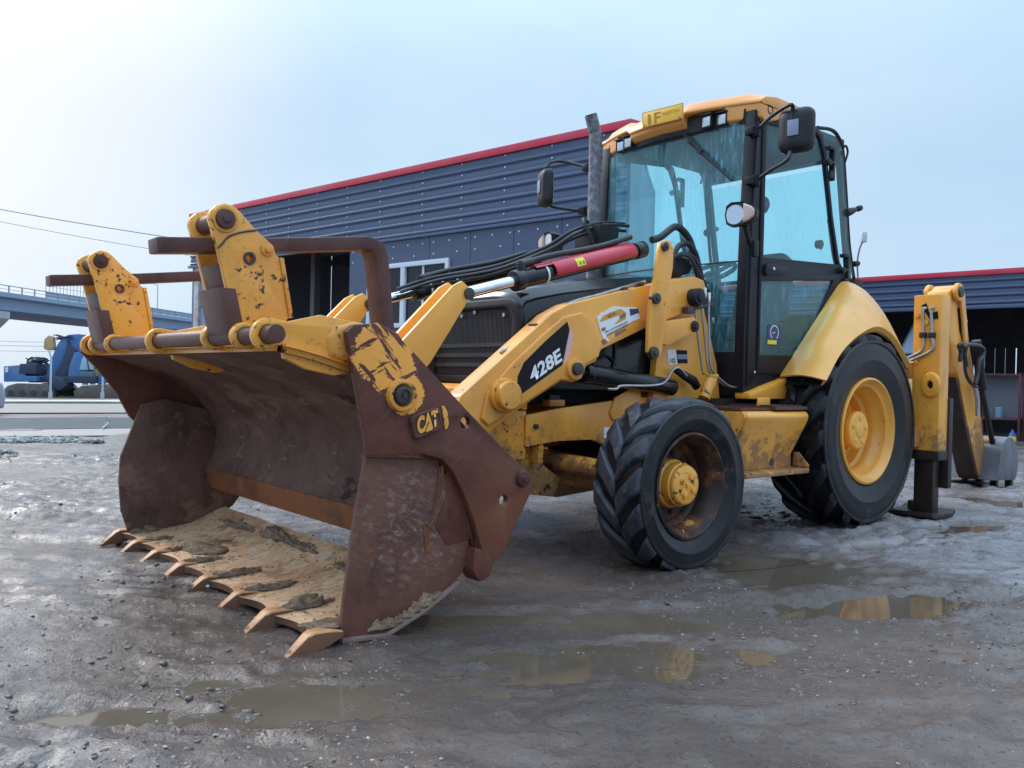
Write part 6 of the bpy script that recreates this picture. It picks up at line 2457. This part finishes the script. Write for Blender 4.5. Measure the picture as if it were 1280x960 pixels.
# ================================================================== far left: bridge, excavator, fence, wires
MT['bridge'] = simple('hazy_bridge_concrete', (.25, .33, .46), .7, dust=.3, dustc=(.32, .38, .48), sc=.15)  # distance haze put into the concrete as a bluer, lighter base
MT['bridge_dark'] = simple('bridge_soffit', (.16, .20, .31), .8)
MT['rail'] = simple('bridge_railing', (.30, .38, .48), .5)
MT['pole'] = simple('galvanised_pole', (.42, .50, .58), .5)


# the bridge runs away to the right
B0, B1 = Vector((-54.6, 90, 8.3)), Vector((-50.6, 120, 8.3))
bd_ = (B1 - B0)
bd_.z = 0
L_ = bd_.length
bu = (bd_ / L_)
bn = Vector((-bu.y, bu.x, 0))
if bn.x > 0:
    bn = -bn
BR = empty('road_bridge', (B0.x, B0.y, 0))
BR.matrix_world = Matrix(((bu.x, bn.x, 0, B0.x), (bu.y, bn.y, 0, B0.y), (0, 0, 1, 0), (0, 0, 0, 1)))
tag(BR, 'grey concrete road bridge with railings crossing far behind the bucket', 'bridge')
mb = MB()
mb.prism([(-.25, 8.95), (-.25, 8.45), (.35, 8.25), (.5, 7.1), (1.4, 7.1), (1.6, 8.2), (10.4, 8.2), (10.6, 7.1), (11.5, 7.1), (11.65, 8.25), (12.2, 8.45), (12.2, 8.95)], -45, 75, 'x')
mb.build('bridge_deck', 'bridge', BR)
MB().box((-45, .6, 7.0), (75, 11.4, 7.09)).build('bridge_soffit', 'bridge_dark', BR)
mb = MB()
mb.box((-45, -.22, 9.62), (75, -.14, 9.72))
mb.box((-45, -.20, 9.25), (75, -.16, 9.30))
mb.box((6.9, -.16, 9.0), (75, -.12, 9.66))
for i in range(60):
    x = -45 + i * 2.0
    mb.box((x, -.24, 8.9), (x + .12, -.12, 9.7))
mb.build('bridge_railing', 'rail', BR, smooth=False)
mb = MB()
for i in range(18):
    x = 7.0 + i * .62
    mb.box((x, -.1, 9.6), (x + .05, -.05, 11.2 - .02 * i))
mb.box((7.0, -.1, 11.1), (17.6, -.05, 11.15))
mb.box((7.0, -.1, 10.3), (17.6, -.05, 10.34))
mb.build('bridge_screen', 'rail', BR, smooth=False)
mb = MB()
mb.rings([[(x, y0, z), (x, y1, z), (x + w_, y1, z), (x + w_, y0, z)] for x, w_, y0, y1, z in ((-.2, 2.4, 2.5, 9.5, -3), (-.2, 2.4, 2.5, 9.5, 4.4), (-.3, 2.6, .6, 11.4, 6.2), (-.3, 2.6, .6, 11.4, 6.995))])
mb.build('bridge_pier', MT['concrete_edge'], BR, .05)
tw = lambda p: tuple(BR.matrix_world @ Vector(p))
for lx, arm, lab in ((14.4, 0, 'thin straight lamp post on the bridge behind the left fork'), (30.4, 3.6, 'lamp post with a long side arm on the bridge near the workshop corner')):
    lp_ = empty('street_lamp', tw((lx, -.05, 8.9)))
    lp_.rotation_euler = (0, 0, math.atan2(bu.y, bu.x))
    tag(lp_, lab, 'street lamp', 'lamps along the bridge')
    h = 3.2 if not arm else 4.2
    mb = MB()
    mb.tube([(0, 0, 0), (0, 0, h)], [.09, .06], 8)
    mb.build('lamp_pole', 'pole', lp_)
    mb = MB()
    mb.tube([(0, 0, h - .05), (-arm - .01 if arm else .0, .3, h + .25)], .05, 6)
    mb.box((-arm - .7 if arm else -.3, .1, h + .18), (-arm + .1 if arm else .3, .5, h + .30))
    mb.build('lamp_head', 'pole', lp_)

# power lines: two sagging pairs, high, running off to the right
MT['wire'] = simple('cable', (.20, .26, .33), .6)
for k, (a, b, sag, r_, lab) in enumerate(((((-53.2, 70.0, 15.82)), ((-10.14, 62.0, 9.09)), .5, .035, 'upper of the two thick power cables sloping down across the left sky'),
                                          (((-53.19, 70.0, 14.96)), ((-10.12, 62.0, 7.8)), .5, .022, 'lower of the two power cables sloping down across the left sky'),
                                          (((-113.56, 150.0, 6.2)), ((-45.53, 150.0, 7.27)), 1.2, .035, 'faint upper catenary wire stretched below the bridge'),
                                          (((-113.54, 150.0, 5.35)), ((-45.52, 150.0, 6.71)), 1.2, .04, 'faint middle catenary wire stretched below the bridge'),
                                          (((-113.53, 150.0, 4.36)), ((-45.5, 150.0, 5.86)), 1.2, .035, 'faint lowest catenary wire stretched below the bridge'))):
    mb = MB()
    pts = []
    for i in range(21):
        t = i / 20
        p = Vector(a).lerp(Vector(b), t)
        p.z -= sag * 4 * t * (1 - t)
        pts.append(p)
    mb.tube(pts, r_, 5)
    tag(mb.build('power_cable', 'wire'), lab, 'cable', 'power cables in the left sky')

# earth berm under the excavator
MT['earth'] = simple('dry_earth', (.19, .165, .15), .85, dust=.7, dustc=(.27, .25, .22), sc=.8, bump=.5, bsc=4)
MT['weed'] = simple('sparse_weeds', (.10, .13, .05), .8, dust=.5, dustc=(.17, .17, .09), sc=5)
mb = MB()


def berm(u, v):
    x = -52 + 44 * u
    y = 56 + 20 * v
    d = math.hypot(x, y)
    h = math.sin(PI * v) ** .6 * (.25 + .3 * vnoise(np.array([x * .5]), np.array([y * .35]))[0] + .22 * vnoise(np.array([x * 1.9]), np.array([y * 1.2]))[0]) * min(1, u * 8, (1 - u) * 4)
    return (x, y, -.0205 * (d - 14) - .05 + max(0, h))


mb.grid(berm, 160, 34)
tag(mb.build('earth_bank', 'earth', ang=80), kind='structure')
mb = MB()
rn = random.Random(8)
for k in range(500):
    x, y = rn.choice(((-35.5, 56.6), (-32.4, 56.6), (-30.0, 56.7))) if k % 3 else (rn.uniform(-38, -27), 56.5)
    x += rn.gauss(0, .9)
    y += rn.gauss(0, .7)
    z = berm((x + 52) / 44, min(1, max(.001, (y - 56) / 20)))[2]
    a = rn.uniform(0, PI)
    w_, h = .05, rn.uniform(.06, .20)
    mb.add([(x - w_ * math.cos(a), y - w_ * math.sin(a), z), (x + w_ * math.cos(a), y + w_ * math.sin(a), z), (x + rn.uniform(-.05, .05), y, z + h)], [(0, 1, 2)])
tag(mb.build('weeds', 'weed', recalc=False), kind='stuff')

# white fence posts along the kerb
fp = None
for k, px in enumerate([(-22.69, 41.63), (-20.94, 43.3), (-24.45, 39.95)]):
    if fp is None:
        mb = MB()
        mb.tube([(0, 0, -.2), (0, 0, 1.95), (-.10, 0, 2.25)], .05, 8)
        fp = mb.build('post_tube', 'pole')
        e_ = empty('fence_post', (px[0], px[1], -.45))
        fp.parent = e_
        mb = MB()
        mb.cyl((0, 0, -.12), (0, 0, .22), .09, 10)
        cap = mb.build('post_foot', 'concrete_edge', e_)
        proto = e_
    else:
        e_ = dup(proto)
        e_.location = (px[0], px[1], -.45)
    tag(e_, ('pale cranked fence post in front of the excavator tracks', 'pale cranked fence post beside the bucket edge at left', 'pale cranked fence post cut by the left edge')[k], 'post', 'cranked posts along the kerb')

# ------------------------------------------------------------------ blue excavator on the bank
MT['exc_blue'] = simple('excavator_blue', (.05, .15, .36), .45, dust=.6, dustc=(.15, .22, .32), sc=.9)
MT['exc_dark'] = simple('excavator_dark', (.035, .045, .085), .6)
MT['exc_glass'] = simple('excavator_glass', (.34, .48, .58), .15)
MT['exc_teal'] = simple('excavator_low_glass', (.06, .15, .19), .2)
MT['track'] = simple('dusty_track', (.11, .088, .078), .8, dust=.6, dustc=(.19, .16, .145), sc=2)
MT['tan_cloth'] = simple('tan_guard', (.50, .34, .17), .7, dust=.3)
ED = 58.
EX = empty('excavator', (-31.6, ED, 0))
tag(EX, 'blue crawler excavator parked on the earth bank under the bridge', 'excavator')
# (x, z) in metres about the base point, front towards the camera
mb = MB()
OF = 31.6
def EXZ(*q):
    return [(a + OF, b) for a, b in q]


for y0 in (-1.9, 1.3):
    mb = MB()
    tr = EXZ(*[(-33.65, -1.1), (-33.77, -0.67), (-33.45, -0.28), (-32.86, -0.11), (-30.92, -0.12), (-30.48, -0.59), (-30.53, -1.08)])
    mb.prism(tr, y0, y0 + .6)
    t = mb.build('crawler_track', 'track', EX, .06)
    mb = MB()
    for k in range(4):
        x = tr[0][0] + .45 + k * .75
        mb.cyl((x, y0 - .03, tr[0][1] + .35), (x, y0 + .02, tr[0][1] + .35), .20, 14)
    mb.build('track_roller', 'exc_dark', t)
tr2 = EXZ(*[(-29.07, -1.0), (-29.19, -0.57), (-28.66, -0.18), (-26.93, -0.03), (-26.39, -0.5), (-26.43, -0.99)])
mb = MB()
mb.prism(tr2, -1.7, 1.7)
mb.build('crawler_track', 'track', EX, .06)
q = EXZ(*[(-33.88, -0.03), (-33.9, 1.01), (-32.53, 1.15), (-32.46, 0.39), (-31.69, 0.41), (-31.68, 0.02)])
MB().prism(q, -1.6, 1.5).build('engine_cover', 'exc_blue', EX, .06, 3)
q = EXZ(*[(-32.85, 0.54), (-32.8, 1.2), (-31.71, 1.23), (-31.69, 0.51)])
MB().prism(q, -1.64, 1.2).build('engine_bay', 'exc_dark', EX, .05)
q = EXZ(*[(-32.45, -0.05), (-32.46, 0.33), (-27.96, 0.49), (-27.96, -0.01)])
MB().prism(q, -1.2, 1.5).build('turntable', 'exc_dark', EX, .04)
mb = MB()
for p in [(-33.67, 0.85), (-33.67, 0.69)]:
    mb.cyl((p[0] + OF, -1.66, p[1]), (p[0] + OF, -1.6, p[1]), .10, 12)
mb.build('cover_lamp', 'white', EX)
# boom, folded up over the machine
q = EXZ(*[(-31.68, -0.03), (-31.48, 0.85), (-31.17, 1.73), (-30.85, 2.51), (-30.53, 3.01), (-30.1, 3.24), (-29.44, 3.3), (-28.45, 3.22), (-27.74, 3.07), (-27.73, 2.36), (-28.44, 2.23), (-29.64, 2.09), (-30.08, 2.3), (-30.29, 1.92), (-30.61, 1.09), (-31.03, 0.31), (-31.24, -0.08)])
MB().prism(q, -.7, -.1).build('boom', 'exc_blue', EX, .05)
q = EXZ(*[(-31.03, -0.12), (-30.83, 0.64), (-30.2, 1.84), (-30.06, 2.93), (-29.89, 2.5), (-29.5, 2.24), (-29.65, 1.42), (-30.07, 0.44), (-30.27, -0.32), (-30.7, -0.44)])
MB().prism(q, -.9, -.5).build('dipper_arm', 'exc_dark', EX, .05)
q = EXZ(*[(-31.03, 0.09), (-30.5, 0.43), (-29.96, 0.23), (-29.73, -0.2), (-30.05, -0.53), (-30.7, -0.49)])
MB().prism(q, -1.6, -.4).build('digging_bucket', 'exc_dark', EX, .08)
mb = MB()
rn = random.Random(2)
for k in range(16):
    x0, z0 = (-0.77, 1.38)
    mb.tube(smooth_path([(x0 + rn.uniform(-.4, 1.0), -.9 + rn.uniform(-.3, .3), z0 + rn.uniform(-.2, .3)) for _ in range(4)], 4), .045, 5)
for k in range(8):
    x0, z0 = (1.07, 2.9)
    mb.tube(smooth_path([(x0 + rn.uniform(-.6, .9), -.6 + rn.uniform(-.3, .3), z0 + rn.uniform(-.1, .35)) for _ in range(4)], 4), .035, 5)
mb.build('hydraulic_hose', 'exc_dark', EX)
q = EXZ(*[(-31.67, 2.25), (-31.63, 2.91), (-31.31, 3.18), (-31.09, 3.08), (-30.97, 2.48), (-31.02, 2.16), (-31.45, 2.15)])
MB().prism(q, -.9, -.5).build('tan_guard', 'tan_cloth', EX, .08, 3)
# cab
q = EXZ(*[(-29.95, 0.12), (-29.75, 1.26), (-29.44, 2.08), (-28.68, 2.1), (-28.59, 0.15)])
cb = MB().prism(q, -1.1, .5).build('cab', 'exc_blue', EX, .05)
q = EXZ(*[(-29.07, 0.88), (-28.92, 1.52), (-28.77, 1.93), (-28.19, 1.97), (-28.11, 0.9)])
MB().prism(q, -.06, .03).build('cab_window', 'exc_glass', cb, .01)
q = EXZ(*[(-29.11, 0.3), (-29.04, 0.78), (-28.11, 0.8), (-28.08, 0.32)])
MB().prism(q, -.06, .03).build('cab_window', 'exc_teal', cb, .01)
for o_ in cb.children:
    o_.location.y = -1.12
q = EXZ(*[(-28.44, 0.9), (-28.56, 1.63), (-28.52, 1.63), (-28.38, 0.9)])
o_ = MB().prism(q, -1.25, -1.2).build('cab_bar', 'exc_dark', cb)
q = EXZ(*[(-28.43, 2.04), (-27.94, 1.99), (-27.82, 1.03), (-28.41, 0.91)])
MB().prism(q, -.8, .6).build('side_panel', 'exc_dark', EX, .04)
q = EXZ(*[(-28.39, 0.15), (-28.35, 0.96), (-27.92, 1.08), (-27.96, 0.16)])
MB().prism(q, -.8, .6).build('rear_panel', 'tan_cloth', EX, .04)
q = EXZ(*[(-28.0, -0.59), (-27.91, 0.49), (-27.82, 1.3), (-27.55, 1.14), (-27.58, -0.05), (-27.68, -0.59)])
MB().prism(q, -.9, -.5).build('blade_arm', 'exc_blue', EX, .04)
for k, q in enumerate(([(-28.95, 0.04), (-28.95, -0.15), (-28.58, -0.14), (-28.58, 0.05)], [(-28.42, 0.05), (-28.42, -0.11), (-28.1, -0.1), (-28.1, 0.06)])):
    MB().prism(EXZ(*q), -1.0, -.9).build('white_plate', 'white', EX)

# front end of a vehicle cut by the left edge
MT['car_silver'] = simple('silver_car_paint', (.42, .46, .52), .3, .4)
CX = (-13.34, 20.02)
CAR = empty('parked_car', (CX[0], CX[1], -.30), R(75))
tag(CAR, 'silver car nose cut off by the left edge of the photo', 'car')
mb = MB()
mb.prism([(-3.6, .25), (-3.7, .8), (-2.6, .95), (-1.9, 1.42), (-.6, 1.42), (.15, .98), (.75, .88), (.85, .55), (.8, .25)], -.85, .85)
bdy = mb.build('car_body', 'car_silver', CAR, .07, 3)
MT['car_glass'] = MT['black_gloss']
mb = MB()
mb.prism([(-2.45, .97), (-1.87, 1.36), (-.65, 1.36), (.0, .98)], -.86, .86)
mb.build('car_window', 'car_glass', CAR, .01)
for x in (.1, -2.7):
    for s in (1, -1):
        mb = MB()
        mb.lathe([(.12, -.1), (.29, -.1), (.32, -.06), (.32, .06), (.29, .1), (.12, .1), (.0, .06)], (x, s * .78, .32), 'y', 26)
        mb.build('car_wheel', 'tyre', CAR)
mb = MB()
for s in (1, -1):
    mb.box((.74, s * .62 - .16, .62), (.86, s * .62 + .16, .76))
mb.build('car_headlight', 'lens', CAR, .02)


# ------------------------------------------------------------------ pieces that can be told apart become objects of their own
SPLIT = {'mirror_arm', 'mirror_bracket', 'bucket_link', 'bar_collar', 'door_button', 'pipe_union', 'door_hinge', 'window_latch', 'hydraulic_hose', 'hose_bundle', 'column_pipe', 'pipe_clamp', 'column_bolt',
         'knuckle_plate', 'bucket_tooth', 'dipper_hose', 'cover_lamp', 'grille_stud', 'cylinder_tie', 'pipe_clip', 'shed_post', 'car_headlight', 'engine_hose', 'sill_panel', 'bucket_side', 'track_roller', 'car_wheel',
         'frame_gusset', 'quarter_frame', 'pipe_bracket', 'wiper', 'door_rail'}


def split_islands(o):
    me = o.data
    n = len(me.vertices)
    par = list(range(n))

    def find(a):
        while par[a] != a:
            par[a] = par[par[a]]
            a = par[a]
        return a
    for e in me.edges:
        a, b = find(e.vertices[0]), find(e.vertices[1])
        if a != b:
            par[a] = b
    roots = sorted({find(i) for i in range(n)})
    if len(roots) < 2:
        return
    out = []
    for r_ in roots:
        bm = bmesh.new()
        bm.from_mesh(me)
        bm.verts.ensure_lookup_table()
        bmesh.ops.delete(bm, geom=[v for v in bm.verts if find(v.index) != r_], context='VERTS')
        m2 = bpy.data.meshes.new(me.name)
        bm.to_mesh(m2)
        bm.free()
        for q in me.materials:
            m2.materials.append(q)
        out.append(m2)
    o.data = out[0]
    for m2 in out[1:]:
        c = o.copy()
        c.data = m2
        COL.objects.link(c)


for o in list(bpy.data.objects):
    if o.type == 'MESH' and o.name.split('.')[0] in SPLIT:
        split_islands(o)
